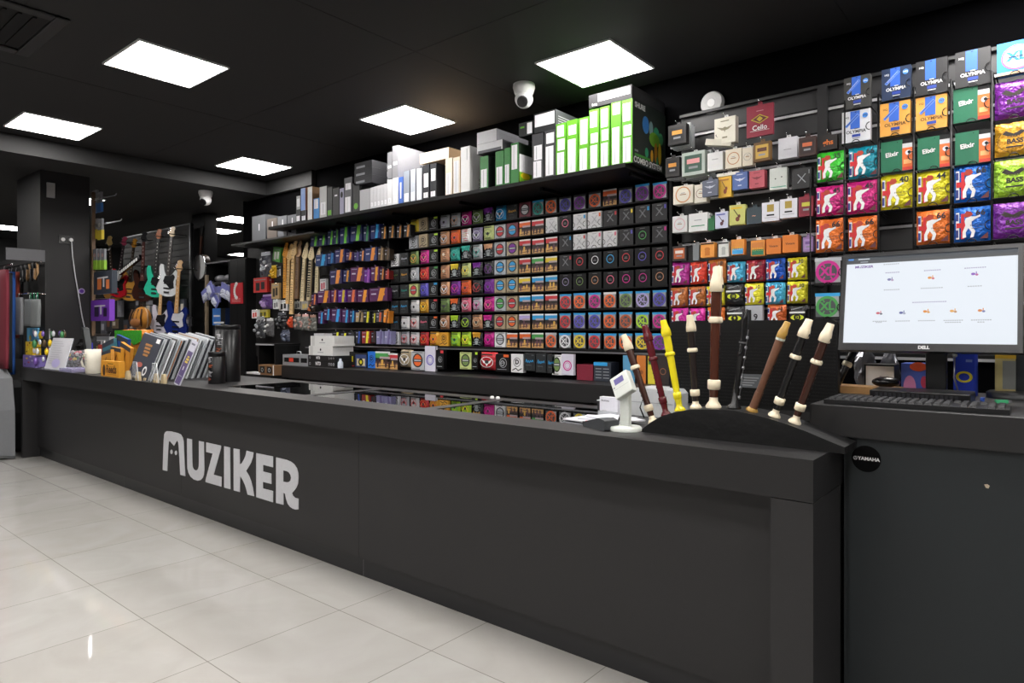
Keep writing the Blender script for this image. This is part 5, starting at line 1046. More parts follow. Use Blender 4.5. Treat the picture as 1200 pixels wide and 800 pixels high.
goods = [ # px0,y0,px1,y1, kind, colours, label
 (305,296,318,325,'bag',('#4a4c54','#b8bcc4'),'grey clear bag with cable at left of the necks'),(319,290,328,307,'card',('#5aa04a','#dcdcd8'),'green and white card hanging askew'),(318,311,324,326,'bag',('#e0b020','#f0d050'),'small yellow pouch left of the amber neck'),(324,311,330,326,'card',('#2a2a2c','#d8d8d8'),'striped black and white card behind amber neck'),
 (297,326,313,343,'card',('#c02c28','#1c1c1e'),'red blister pack with two black shapes'),(313.5,326,318.5,342,'card',('#8a2420','#3c1414'),'narrow dark red pack beside the red blister'),(318,332,327,350,'card',('#b09468','#2c2418'),'kraft card with dark figure print'),(307,345,319,362,'bag',('#5a3c78','#a88ac0'),'purple clear bag below the red blister'),(320,351,326.5,362,'card',('#dcdcdc','#606064'),'small white card, left of two near the long neck'),(327,352,337,364,'card',('#e4e4e4','#202024'),'white card with black slots by the long neck'),
 (295,363,302,373,'card',('#e0e0e0','#c83a28'),'white header card at lowest left bags'),(302.5,363,314,372,'card',('#c8b838','#4c4818'),'yellow header card on the dark bag'),(300,371,311,396,'bag',('#3a3c40','#8a8c90'),'dark lumpy bag under the yellow header'),(311.5,373,321,394,'bag',('#5a5a5c','#d0d0d0'),'grey bag with white clip shape'),(325,366,336,385,'bag',('#1a1a1e','#55585c'),'black gear bag hanging under the necks'),(330,386,339.5,400,'bag',('#4c5266','#70788c'),'slate blue pouch lowest under the necks'),
 (339,371,343,384,'bag',('#c84a28','#e07040'),'small orange red item between bags'),(345,368,353,386,'bag',('#7c7c78','#c8a090'),'clear parts bag, left of three by the blue packets'),(353.5,368,362,387,'bag',('#84847e','#d8a8a0'),'clear parts bag, middle of three by the blue packets'),(362.5,369,371,388,'bag',('#74746e','#b08878'),'clear parts bag, right of three by the blue packets'),
 (375,327,382,341,'card',('#d8d8d8','#c04a5a'),'white card with red strokes between neck and packets'),(345,353,352,362,'card',('#8a8a84','#3a3a3a'),'grey parts card beneath the brown neck'),(353,353,361,363,'card',('#9a948a','#c8b060'),'beige parts card beneath the pale neck'),(362,354,369,366,'bag',('#3a2a24','#c86a30'),'brown orange pouch beneath the striped neck')]
for i, (a_, y0_, b_, y1_, kd, (c_, e_), lb) in enumerate(goods):
    yy = 4.52 if i % 2 else 4.48
    xa, xb, za, zb_ = rect_on(a_, y0_, b_, y1_, yy); w_ = xb-xa; h_ = zb_-za; mb = MB()
    if kd == 'card':
        mb.box(-w_/2, w_/2, 0, .03, 0, h_, card(c_)); a = Art(mb, 0); a.rect(-w_*.32, h_*.12, -w_*.04, h_*.66, card(e_)); a.rect(w_*.06, h_*.2, w_*.32, h_*.7, card(e_)); a.rect(-w_*.4, h_*.82, w_*.4, h_*.88, GREY)
    else:
        crumple(mb, w_, h_*.86, .05, mat(c_, .22), i); mb.box(-w_*.4, w_*.4, -.002, .004, h_*.84, h_, card(e_))
        q = random.Random(i)
        for k in range(4): mb.ball((q.uniform(-.3, .3)*w_, -.045, q.uniform(.15, .7)*h_), w_*.1, card(e_), 6)
    o = mb.build('hanging_card' if kd == 'card' else 'hanging_bag', None, ((xa+xb)/2, yy, za), (0, R(10) if 'askew' in lb else 0, 0)); tag(o, lb, 'card' if kd == 'card' else 'bag', 'small goods hanging round the guitar necks')
    hb('hook', MB().tube([((xa+xb)/2, 4.64, zb_+.008), ((xa+xb)/2, yy+.0, zb_+.001)], .003, CHROME))

# short shelf with grey cartons at the wall end
p0, p1 = onY(271, 287, 4.25), onY(368, 270, 4.25); z_ = 2.475
o = MB().box(p0.x, p1.x, 4.25, 4.655, z_-.02, z_, mat('#1c1c1d', .4)).build('wall_shelf'); tag(o, 'short black shelf with grey cartons left of the long shelf', 'shelf')
for a_, b_, yt, c_, lb in ((295.5, 311, 254, '#55575b', 'dark grey carton, leftmost on the short shelf'), (313, 324.5, 257, '#5e5650', 'brown grey carton on the short shelf'), (325.5, 336, 254, '#66686c', 'mid grey carton with pale top on the short shelf'), (337, 347, 252.5, '#5c5e62', 'grey carton at right on the short shelf')):
    x0_, x1_, zt_ = onY(a_, yt, 4.28).x, onY(b_, yt, 4.28).x, onY(a_, yt, 4.28).z
    mb = MB(); mb.box(-(x1_-x0_)/2, (x1_-x0_)/2, 0, .3, 0, zt_-z_-.001, card(c_)); a = Art(mb, 0); a.rect(.0, .12, .02, .2, SIL); tag(mb.build('carton', None, ((x0_+x1_)/2, 4.28, z_+.0005)), lb, 'box')

# tall black cabinet with the red phone sign
x0_, x1_ = onY(269.5, 304, 4.5).x, onY(288.5, 304, 4.5).x; zt_ = onY(269.5, 304, 4.5).z
t = empty('tall_cabinet', ((x0_+x1_)/2, 4.5, 0)); tag(t, 'tall black cabinet at the wall end with a red phone sign', 'cabinet'); hw = (x1_-x0_)/2
MB().box(-hw, hw, 0, .15, .05, zt_, mat('#0d0d0e', .4)).build('carcass', t); MB().box(-hw+.01, hw-.01, .01, .14, 0, .049, BLACK).build('plinth', t)
MB().box(-hw+.01, -.002, -.008, -.0005, .08, zt_-.02, mat('#101011', .35)).build('door', t); MB().box(.002, hw-.01, -.008, -.0005, .08, zt_-.02, mat('#101011', .35)).build('door', t)
xa, xb, za, zb_ = rect_on(270, 332, 284, 356, 4.48); w_, h_ = xb-xa, zb_-za
mb = MB(); mb.box(-w_/2, w_/2, 0, .008, 0, h_, card('#c4202c')); a = Art(mb, 0); n = 10
arc = [(w_*(.14+.3*math.cos(R(q))), h_*.62+w_*.34*math.sin(R(q))) for q in range(120, 241, 15)]
for p, q in zip(arc, arc[1:]): a.line(*p, *q, w_*.17, WHITE)
a.ell(arc[0][0]+.006, arc[0][1], w_*.12, w_*.08, WHITE, 10); a.ell(arc[-1][0]+.012, arc[-1][1], w_*.12, w_*.08, WHITE, 10)
for i in range(4): a.rect(-w_*.36, h_*(.08+.05*i), w_*.36, h_*(.095+.05*i), card('#e8a0a0'))
tag(mb.build('phone_sign', None, ((xa+xb)/2, 4.482, za)), 'red sign with white telephone handset on the tall black cabinet', 'sign')

# ------------------------------------------------------------------ goods on the back cabinet's left end and the side table
def cab_box(a_, b_, yt, c_, lb, art=None, y=4.17, z0=1.0005, d=.26, side=None, nm='product_box'):
    x0_, x1_ = onY(a_, yt, y).x, onY(b_, yt, y).x; z1_ = onY(a_, yt, y).z; w_, h_ = x1_-x0_, z1_-z0; mb = MB(); mb.box(-w_/2, w_/2, 0, d, 0, h_, card(side or c_)); a = Art(mb, 0); a.rect(-w_/2+.001, .001, w_/2-.001, h_-.001, card(c_))
    if art: art(a, w_, h_)
    tag(mb.build(nm, None, ((x0_+x1_)/2, y, z0)), lb, 'box'); return z0+h_+.001
def nt3(a, w, h): a.text('NT3', -w*.12, h*.5, h*.7, WHITE, .04); [a.ring(w*(.28+.08*i), h*.5, h*.2, h*.06, SIL, 10) for i in range(3)]; a.ring(-w*.42, h*.5, h*.2, h*.06, SIL, 8)
z = cab_box(361, 393, 421.5, '#141416', 'lower black box with white lettering on the back cabinet', nt3)
z = cab_box(361, 393, 415.8, '#141416', 'upper black box with white lettering under the white boxes', nt3, z0=z)
wl = lambda a, w, h: (a.ell(0, h*.62, w*.03, w*.03, BODY), a.rect(-w*.12, h*.3, w*.12, h*.36, GREY), a.rect(-w*.44, 0, -w*.32, h, card('#c8c8c6')))
z = cab_box(362, 390, 405, '#dcdcda', 'lower white carton on the black boxes', wl, z0=z)
z = cab_box(364, 392, 393.5, '#dcdcda', 'upper white carton, topmost on the back cabinet', wl, z0=z)
cab_box(368, 380, 390.5, '#c4c4c8', 'flat silver item lying on the white cartons', z0=z, d=.1)
t = empty('rack_unit', ((onY(346, 420, 4.19).x), 4.19, 1.0005)); tag(t, 'silver rack unit with black slots and red display on cabinet', 'rack unit')
hw = (onY(361, 420, 4.19).x-onY(331, 420, 4.19).x)/2; h_ = onY(331, 415, 4.19).z-1.0
MB().box(-hw, hw, 0, .2, 0, h_, mat('#b4b8be', .3, .5)).build('casing', t); MB().box(-hw*.85, hw*.3, -.004, -.0005, h_*.3, h_*.72, BLACK).box(hw*.45, hw*.9, -.004, -.0005, h_*.3, h_*.72, BLACK).build('slot', t); MB().box(-hw*.45, -hw*.12, -.007, -.0045, h_*.34, h_*.68, card('#d8402c')).build('display', t)
MB().tube([(-.05, .05, h_), (-.04, .05, h_+.035), (.03, .05, h_+.035), (.04, .05, h_)], .005, SIL).build('handle', t)
mb = MB(); mb.lathe([(0, .03), (.06, .028), (.075, .014), (.1, .012)], mat('#c8d0dc', .2)); tag(mb.build('spray_bottle', None, (onY(399, 420, 4.2).x, 4.2, 1.0005)), 'small clear bottle right of the flat black boxes', 'bottle')
mb = MB(); mb.lathe([(0, .025), (.05, .025), (.06, .012), (.08, .01)], mat('#3a7ac0', .2)); tag(mb.build('spray_bottle', None, (onY(394.5, 420, 4.25).x+.02, 4.3, 1.0005)), 'small blue bottle just right of the flat black boxes', 'bottle')
# side table with hutch
zT = onY(312, 439, 4.05).z; xA, xB = onY(290, 430, 4.05).x, -6.74
t = empty('side_table', ((xA+xB)/2, 4.0, 0)); tag(t, 'black side table with raised shelf left of the back cabinet', 'table'); hw = (xB-xA)/2-.001
MB().box(-hw, hw, 0, .44, zT-.03, zT, BLACK).build('tabletop', t)
for x in (-hw, hw-.03): MB().box(x, x+.03, .01, .43, 0, zT-.031, BLACK).build('side_panel', t)
zh = onY(325, 403, 4.1).z; MB().box(-hw+.1, hw-.1, .1, .44, zh-.02, zh, BLACK).box(-hw+.1, hw-.1, .095, .1, zh-.018, zh-.002, mat('#a0a0a4')).build('raised_shelf', t)
for x in (-hw+.1, hw-.13): MB().box(x, x+.03, .12, .43, zT+.0005, zh-.021, BLACK).build('riser', t)
z_ = zT+.0005
x0_, x1_ = onY(305, 430, 4.05).x, onY(323, 430, 4.05).x; h_ = onY(305, 427, 4.05).z-zT; w_ = x1_-x0_; mb = MB(); mb.box(-w_/2, w_/2, 0, .16, 0, h_, card('#7a5a3c')); a = Art(mb, 0)
a.rect(-w_*.42, h_*.2, -w_*.1, h_*.85, BODY); a.ring(-w_*.26, h_*.5, h_*.2, h_*.05, SIL, 12); a.rect(w_*.05, h_*.2, w_*.36, h_*.85, BODY); a.ring(w_*.2, h_*.5, h_*.2, h_*.05, SIL, 12); a.rect(w_*.44, 0, w_*.5, h_, WHITE)
tag(mb.build('speaker_box', None, ((x0_+x1_)/2, 4.03, z_)), 'brown carton printed with two black circles on side table', 'box')
o = MB().box(-.14, .14, 0, .1, 0, .02, mat('#d0d0d4')).build('white_case', None, (onY(291, 436, 4.02).x+.1, 4.02, z_)); tag(o, 'flat white case at the left of side table', 'case')

# ------------------------------------------------------------------ back left: guitar wall, banjo, column
struct('wall_column', MB().box(onY(225, 300, 5.2).x, onY(239, 300, 5.2).x, 5.2, 5.42, 0, CEIL, mat('#1e1e20', .6)))
gx0, gx1 = onY(143, 300, 4.95).x, onY(223, 300, 4.95).x
t = empty('guitar_wall', ((gx0+gx1)/2, 5.0, 1.0)); tag(t, 'black slatted display wall behind the hanging guitars', 'wall panel'); GW = t
def gb(name, mb): o = mb.build(name, GW); o.matrix_parent_inverse = Matrix.Translation(GW.location).inverted(); return o
mb = MB(); mb.box(gx0, gx1, 4.97, 5.0, .6, 3.1, mat('#0a0a0b', .5)); gb('backing', mb)
mb = MB()
for i in range(24): mb.box(gx0+.03, gx1-.03, 4.955, 4.969, 3.0-i*.1, 3.02-i*.1, mat('#1c1c1e', .5, spec=.3))
gb('slat_pattern', mb); gb('frame', MB().box(gx0, gx1, 4.945, 4.969, 3.085, 3.1, METAL).box(gx1-.02, gx1, 4.945, 4.969, .6, 3.084, METAL))
def bass(headp, bodyp, c, pg, neckc, headc, lb, y=4.82, dots='#e8e8e0', tilt=0):
    A = onY(*headp, y); B = onY(*bodyp, y); L = A.z-B.z; s = L/1.15
    t = empty('bass_guitar', (B.x, y, B.z), (0, math.atan2(A.x-B.x, L)*.7+tilt, R(34))); tag(t, lb, 'guitar', 'electric basses on the guitar wall'); t.scale = (s*1.1, 1, s)
    body = [(-.02, 0), (.09, .01), (.16, .06), (.165, .13), (.13, .2), (.12, .26), (.15, .34), (.145, .4), (.11, .44), (.07, .38), (.04, .345), (-.03, .345), (-.06, .4), (-.09, .5), (-.13, .52), (-.15, .47), (-.14, .37), (-.12, .28), (-.15, .2), (-.17, .12), (-.13, .04)]
    MB().prism([body], -.02, .022, mat(c, .2)).build('body', t, bevel=.006)
    if pg: MB().prism([[(-.05, .33), (.04, .34), (.08, .37), (.11, .33), (.09, .25), (.11, .15), (.06, .12), (-.02, .2), (-.07, .24)]], -.0235, -.0205, mat(pg, .25)).build('pickguard', t)
    for z in (.12, .2): MB().box(-.05, .05, -.03, -.024, z, z+.022, BLACK).build('pickup', t)
    MB().box(-.04, .04, -.03, -.021, .05, .08, CHROME).build('bridge', t)
    mb = MB(); mb.prism([[(-.028, .34), (.028, .34), (.02, .98), (-.02, .98)]], -.035, -.0205, mat(neckc, .35)); a = Art(mb, -.035)
    for i in range(9): a.ell(0, .42+.06*i, .006, .006, card(dots), 8)
    mb.build('neck', t)
    MB().prism([[(-.02, .98), (.02, .98), (.05, 1.01), (.03, 1.08), (.05, 1.12), (.02, 1.15), (-.02, 1.14), (-.05, 1.03)]], -.03, -.016, mat(headc, .3)).build('headstock', t)
    for i in range(4): MB().cyl((-.045+.012*i, -.024, 1.02+.03*i), (-.075+.012*i, -.024, 1.025+.03*i), .008, CHROME, n=6).build('tuner', t)
    gb('hanger', MB().tube([(A.x, 4.96, A.z-.14*s), (A.x, y-.04, A.z-.14*s)], .008, BLACK))
    return t
bass((131, 277), (134, 352), '#a8783c', None, '#3a2a20', '#d8b878', 'natural headed bass at far left of guitar wall')
bass((143.5, 275), (137, 348), '#b01c28', '#1a1a1a', '#2c2226', '#a83c5c', 'red bass with magenta headstock', y=4.66)
bass((156, 278), (151, 352), '#c89040', None, '#3a3028', '#c88a28', 'honey coloured natural bass', y=4.8)
bass((169, 271), (167, 353), '#3a2018', '#141414', '#5a3430', '#26262a', 'dark brown bass with black headstock')
bass((185.5, 267), (181, 348), '#2fb492', '#16181a', '#1c1a1a', '#a85c28', 'seafoam green bass with brown headstock', y=4.78)
bass((201, 264), (195.5, 347), '#d4d8da', '#1a1c1e', '#2a201c', '#d8bc90', 'white bass with black pickguard, upper row', y=4.72)
bass((190, 318), (187, 390), '#c8c4d0', '#1c1c20', '#c8a070', '#d8b888', 'pale bass with maple neck in the lower row', y=4.7)
bass((210, 304), (206, 393), '#1c2c70', '#d4d4dc', '#c89c68', '#d8b080', 'dark blue bass with white pickguard, lower row', y=4.68)
# keytar leaning across
A, B = onY(139, 320, 4.6), onY(163, 301, 4.6)
t = empty('keytar', A, (0, -math.atan2(B.z-A.z, B.x-A.x), 0)); tag(t, 'black and white keytar held slantwise before the basses', 'keytar'); L = (B-A).length
MB().box(0, L, 0, .04, -.04, .04, gloss('#101012')).build('body', t); m = MB()
for i in range(9): m.box(.03+i*L/10, .03+(i+.7)*L/10, -.004, -.0005, -.03, .02, WHITE)
m.build('key_block', t); m = MB(); m.prism([[(-.12, -.1), (.02, -.04), (.02, .05), (-.08, .06), (-.14, .0)]], 0, .04, mat('#c8ccd0', .2)); m.build('grip', t)
gb('hanger', MB().tube([((A.x+B.x)/2, 4.96, (A.z+B.z)/2), ((A.x+B.x)/2, 4.645, (A.z+B.z)/2)], .008, BLACK))
# banjo by the column
A = onY(237, 265, 5.1); B = onY(233, 328, 5.1)
t = empty('banjo', (B.x, 5.13, B.z), (0, math.atan2(A.x-B.x, A.z-B.z), 0)); tag(t, 'banjo with pale round head hanging on the column', 'banjo'); rad = (onY(241, 316, 5.1).x-onY(224.5, 316, 5.1).x)/2*.86
MX = Matrix.Translation((0, 0, rad)) @ Matrix.Rotation(R(90), 4, 'X')
MB().lathe([(-.06, rad), (.03, rad)], mat('#3a2418', .3), MX, 32).build('rim', t); MB().lathe([(.0305, rad*.96), (.036, rad*.94)], mat('#b4b4b4', .5), MX, 32).build('drum_head', t)
MB().tube([(rad*math.cos(R(q)), -.034, rad+rad*math.sin(R(q))) for q in range(0, 360, 12)], .008, CHROME, closed=True).build('tension_hoop', t)
L = (A-B).length; MB().box(-.022, .022, -.04, -.015, rad*2+.002, L-.16, mat('#4a2c20', .4)).build('neck', t); MB().prism([[(-.03, L-.16), (.03, L-.16), (.06, L-.02), (.03, L), (-.03, L), (-.06, L-.02)]], -.04, -.02, BLACK).build('headstock', t)
# open black shelf unit with white bags and lilac blister packs beneath
x0_, x1_ = onY(241, 310, 4.8).x, onY(268.5, 310, 4.8).x; z1_ = onY(241, 308, 4.8).z; z2_ = onY(241, 330, 4.8).z
t = empty('shelf_unit', ((x0_+x1_)/2, 4.8, 0)); tag(t, 'open black shelf unit between banjo and the tall cabinet', 'shelf'); hw = (x1_-x0_)/2
m = MB(); m.box(-hw, hw, 0, .02+.4, z1_-.02, z1_, METAL); m.box(-hw, -hw+.02, 0, .42, 0, z1_-.021, BLACK); m.box(hw-.02, hw, 0, .42, 0, z1_-.021, BLACK); m.box(-hw+.021, hw-.021, .38, .42, 0, z1_-.021, BLACK); m.build('carcass', t)
for z in (z2_-.02, 1.25, .6): MB().box(-hw+.021, hw-.021, 0, .379, z-.02, z, DARK).build('shelf_board', t)
for i, (a_, lb) in enumerate(((246, 'white rolled bag at left in the open shelf unit'), (257, 'white rolled bag at right in the open shelf unit'))):
    p = onY(a_+3, 325, 4.85); mb = MB(); mb.ball((0, 0, .07), .11, mat('#9a9aa0', .4), 10, (1.2, .7, .5)); tag(mb.build('rolled_bag', None, (p.x, 4.98, z2_-.0195)), lb, 'bag')
for i, (a_, b_, y0_, y1_) in enumerate([(238, 245, 338, 352), (244, 252, 334, 350), (250, 258, 336, 354), (257, 265, 332, 349), (262, 270, 335, 351), (246, 254, 345, 356), (240, 248, 331, 342)]):
    xa, xb, za, zb_ = rect_on(a_, y0_, b_, y1_, 4.62-.03*i); mb = MB(); w_, h_ = xb-xa, zb_-za; mb.box(-w_/2, w_/2, 0, .012, 0, h_, card('#7c80c4')); crumple(mb, w_*.7, h_*.6, .04, mat('#c8ccdc', .2), i)
    o = mb.build('blister_pack', None, ((xa+xb)/2, 4.62-.03*i, za), (0, R(-25+14*i), 0)); tag(o, 'lilac and clear blister pack in the bunch beside the phone sign', 'blister pack', 'bunch of lilac blister packs')
p = onY(239.5, 390, 4.7); o = MB().box(-.03, .03, 0, .03, 0, onY(239.5, 322, 4.7).z, mat('#8a7a64', .5)).build('wooden_post', None, (p.x, 4.72, 0)); tag(o, 'pale wooden post carrying the lilac blister packs', 'post')
for i, (px, py) in enumerate(((241, 337), (249, 333), (255, 335), (262, 331), (267, 334), (251, 344), (245, 330))):
    q_ = onY(px, py, 4.60-.03*i); MB().tube([(p.x, 4.74, q_.z), (q_.x, 4.66-.03*i, q_.z), (q_.x, 4.60-.03*i, q_.z)], .006, METAL).build('arm', o).matrix_parent_inverse = Matrix.Translation(o.location).inverted()
stuff_box(249, 264, 361, 381, 4.6, '#3a7cd0', 'blue and black printed box behind the black tubes', lambda a, w, h: (a.rect(w*.15, 0, w*.5, h, BODY), a.rect(-w*.4, h*.5, w*.1, h*.6, WHITE), a.rect(-w*.4, h*.1, w*.4, h*.2, WHITE)), z=onY(256, 381, 4.6).z, side='#1c2c50')
p = onY(256, 381, 4.6)
x_ = p.x; t = empty('display_plinth', (x_, 4.6, 0)); tag(t, 'black plinth carrying the blue and black printed box', 'plinth'); MB().box(-.16, .16, 0, .12, .02, p.z-.0005, BLACK).build('body', t); MB().box(-.14, .14, .01, .11, 0, .0199, DARK).build('foot', t)
# yellow backpack
p = onY(166, 387, 4.55); t = empty('backpack', p); tag(t, 'small brown and yellow striped backpack hanging before the basses', 'backpack')
hB = onY(166, 358, 4.55).z-p.z; wB = (onY(177, 370, 4.55).x-onY(154, 370, 4.55).x)*.8; YB = mat('#b87820', .7); BR = mat('#4a2c14', .7)
m = MB(); m.ball((0, 0, hB*.48), 1, YB, 14, (wB/2, .1, hB*.47)); m.build('bag_body', t); m = MB(); m.ball((-.02, -.08, hB*.3), 1, mat('#8a5420', .7), 12, (wB*.3, .06, hB*.2)); m.build('front_pocket', t)
m = MB()
for i in range(4): m.tube([(-wB*.42+wB*.24*i, -.075, hB*.15), (-wB*.4+wB*.24*i, -.095, hB*.5), (-wB*.3+wB*.2*i, -.07, hB*.85)], .012, BR)
m.build('stripe_pattern', t); MB().tube([(wB*.3, -.02, hB*.9), (wB*.5, -.03, hB*.7), (wB*.52, -.03, hB*.3), (wB*.4, -.02, hB*.1)], .012, mat('#c8a078')).build('strap', t); MB().tube([(-.04, 0, hB*.92), (0, 0, hB*1.05), (.04, 0, hB*.92)], .008, BR).build('handle', t)
gb('hanger', MB().tube([(p.x, 4.96, p.z+hB*1.03), (p.x, 4.53, p.z+hB*1.03)], .008, BLACK))
# goods filling the lower part of the guitar wall
q = random.Random(11)
for i in range(16):
    a_ = 118+i*6.6+q.uniform(-1, 1); y0_ = q.choice([352, 362, 372])+q.uniform(-3, 3); xa, xb, za, zb_ = rect_on(a_, y0_, a_+5, y0_+q.uniform(10, 20), 4.88); mb = MB(); w_, h_ = xb-xa, zb_-za
    c_ = ['#4a4a50', '#2a2a2e', '#6a5a48', '#8a8a90', '#383c44'][i % 5]; mb.box(-w_/2, w_/2, 0, .04, 0, h_, card(c_)); a = Art(mb, 0); a.rect(-w_*.3, h_*.3, w_*.3, h_*.7, card(['#a0a0a8', '#704830', '#c8c0b0'][i % 3]))
    tag(mb.build('accessory_box', None, ((xa+xb)/2, 4.88, za)), 'small dim accessory box hung low on the guitar wall', 'box', 'small boxes low on the guitar wall'); gb('hook', MB().tube([((xa+xb)/2, 4.96, zb_-.004), ((xa+xb)/2, 4.921, zb_-.004)], .004, METAL))

# ------------------------------------------------------------------ things on the left half of the counter
def T(px, py): return onZ(px, py, CT)
def pxh(px, py, y): return onY(px, py, y)
# leaning sheet on clear stand
y = 2.30; A, B = onY(52, 433.5, y), onY(75, 435, y); C1 = onY(62, 396, 2.38)
w_ = B.x-A.x; h_ = math.hypot(C1.z-CT, .08); tl = math.atan2(.08, C1.z-CT)
t = empty('sheet_stand', ((A.x+B.x)/2, y, CT+.002)); tag(t, 'leaning printed white sheet in clear stand at the counter left end', 'sign'); M = Matrix.Rotation(-tl, 4, 'X')
mb = MB(); mb.box(-w_/2, w_/2, 0, .004, 0, h_, mat('#dcdce2', .25), M); a = Art(mb, 0, M)
for i in range(11): a.rect(-w_*.38, h_*(.88-.07*i), w_*(.05+.2*((i*7) % 3)/3), h_*(.895-.07*i), card('#9a9aa4'))
a.ell(w_*.02, h_*.2, w_*.2, h_*.14, card('#b4acd8')); mb.build('printed_sheet', t)
MB().box(-w_/2-.004, w_/2+.004, .006, .01, 0, h_, thin_plastic('#e0e8f0', .3), M).box(-w_/2, w_/2, -.02, .14, 0, .004, thin_plastic('#e0e8f0', .4)).build('clear_back', t)
# white mug-like pitcher with pen
p = T(108, 441); p = Vector((onY(109, 440, 2.33).x, 2.33, CT)); Hm = onY(108, 409, 2.33).z-CT; rm = .068
t = empty('measuring_jug', p, (0, 0, R(39))); tag(t, 'tall cream jug with grey marks and a handle at its left', 'jug')
MB().lathe([(.001, rm*.86), (.006, rm*.9), (Hm*.5, rm*.96), (Hm, rm), (Hm, rm*.92), (.02, rm*.82)], mat('#dcd6c6', .3), n=28).build('jug_body', t)
MB().tube([(-rm*.9, -.0, Hm*.75), (-rm*1.3, -.01, Hm*.72), (-rm*1.5, -.01, Hm*.5), (-rm*1.3, -.01, Hm*.3), (-rm*.9, 0, Hm*.25)], .009, mat('#dcd6c6', .3)).build('handle', t)
m = MB()
for i in range(5): m.box(-rm*.5, -rm*.25, -rm*.99, -rm*.9, Hm*(.3+.12*i), Hm*(.3+.12*i)+.003, GREY)
m.build('scale_marks', t)
o = MB().cyl((0, 0, 0), (-.01, 0, Hm+.03), .006, mat('#2c2c9a', .3)).build('pen', None, (p.x-.01, p.y, CT+.03)); tag(o, 'blue pen standing in the cream jug', 'pen')
# white cable from the socket on the pillar down to the counter
cp = [onX(px, py, -9.33) for px, py in ((82, 279), (84, 284), (85, 300), (88, 322), (92, 345), (96, 370), (101, 392), (104, 404))]
t = MB().tube(cp, .0065, mat('#d8d8dc', .4)).build('power_cable'); tag(t, 'long white cable hanging from the pillar socket', 'cable')
a_, b_ = onX(69, 285, -9.34), onX(87, 275, -9.34); t = empty('wall_socket', (-9.349, (a_.y+b_.y)/2, a_.z)); tag(t, 'dark double socket plate with one white plug on the pillar', 'socket')
hy = (b_.y-a_.y)/2; hz = onX(69, 275, -9.34).z-a_.z; MB().box(0, .008, -hy, hy, 0, hz, mat('#101011', .3)).build('plate', t, bevel=.002); MB().cyl((.008, -hy*.45, hz/2), (.012, -hy*.45, hz/2), .022, WHITE).build('socket_face', t); MB().cyl((.008, hy*.5, hz/2), (.04, hy*.5, hz/2), .022, WHITE).build('plug', t)
a_, b_ = onX(54.5, 231, -9.34), onX(64, 215, -9.34); o = MB().box(0, .03, 0, b_.y-a_.y, 0, b_.z-a_.z, mat('#a8a8aa', .4)).build('alarm_sensor', None, (-9.349, a_.y, a_.z), bevel=.004); tag(o, 'small pale alarm sensor high on the pillar', 'sensor')
c = onX(96, 341, -9.34); MX = Matrix.Rotation(R(90), 4, 'Y'); t = empty('round_badge', (-9.349, c.y, c.z)); tag(t, 'round purple and white sticker on the pillar', 'sticker')
MB().lathe([(0, .035), (.003, .035)], mat('#b8a8d0'), MX, 24).build('disc', t); MB().lathe([(.0032, .024), (.005, .024)], mat('#5a2a9a'), MX, 20).build('print', t)
# low tray with sweets, clear tub and jars
p = T(88, 437); o = MB().box(-.2, .14, -.06, .16, 0, .035, thin_plastic('#b8b4d8', .6)).box(-.19, .13, -.05, .15, .004, .02, mat('#7a70a0', .4)).build('tray', None, (onY(86, 436, 2.30).x, 2.30, CT+.0005)); tag(o, 'low lilac clear tray beside the cream jug', 'tray')
bs = T(87, 434); 
t = empty('sweet_tub', (onY(87, 420, 2.55).x, 2.55, CT+.0005)); tag(t, 'clear tub of red and white wrapped sweets and black picks', 'tub')
MB().lathe([(0, .1), (.18, .13), (.185, .13)], thin_plastic('#e0e0e8', .3), n=20).build('tub_wall', t)
q = random.Random(5)
m = MB()
for i in range(70):
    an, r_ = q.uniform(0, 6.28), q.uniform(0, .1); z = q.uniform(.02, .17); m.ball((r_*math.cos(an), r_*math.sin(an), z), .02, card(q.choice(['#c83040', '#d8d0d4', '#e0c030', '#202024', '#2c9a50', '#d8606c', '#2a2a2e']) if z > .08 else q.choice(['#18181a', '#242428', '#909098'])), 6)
tag(m.build('sweets', t), kind='stuff')
def counter_box(a_, b_, yt, c_, lb, y, art=None, d=.1, z0=CT+.0008, nm='small_box', cat='box', ry=0, rz=0, side=None):
    x0_, x1_ = onY(a_, yt, y).x, onY(b_, yt, y).x; z1_ = onY((a_+b_)/2, yt, y).z; w_, h_ = x1_-x0_, z1_-z0; mb = MB(); mb.box(-w_/2, w_/2, 0, d, 0, h_, card(side or c_)); a = Art(mb, 0); a.rect(-w_/2+.001, .001, w_/2-.001, h_-.001, card(c_))
    if art: art(a, w_, h_)
    o = mb.build(nm, None, ((x0_+x1_)/2, y, z0), (0, R(ry), R(rz))); tag(o, lb, cat); return z0+h_+.001
def swirl(*cs): return lambda a, w, h: [a.ell(w*(-.3+.15*(i % 5)), h*(.25+.16*(i*3 % 5)), w*.09, h*.07, card(cs[i % len(cs)])) for i in range(9)]
z1 = counter_box(27, 41, 416, '#7a6ab0', 'purple patterned tub at the far left counter corner', 2.27, swirl('#c8c0e0', '#4a3a80', '#e0c030', '#a83050'))
counter_box(30, 38, 400, '#e0c028', 'yellow tub standing on the purple tub', 2.28, swirl('#b05a20', '#f0e080', '#303030'), z0=z1, d=.08)
counter_box(31.5, 44, 384, '#6ab4e0', 'light blue picture book behind the yellow tub', 2.43, swirl('#e0c030', '#3a6a9a', '#f0f0f0'), d=.02, nm='book', cat='book')
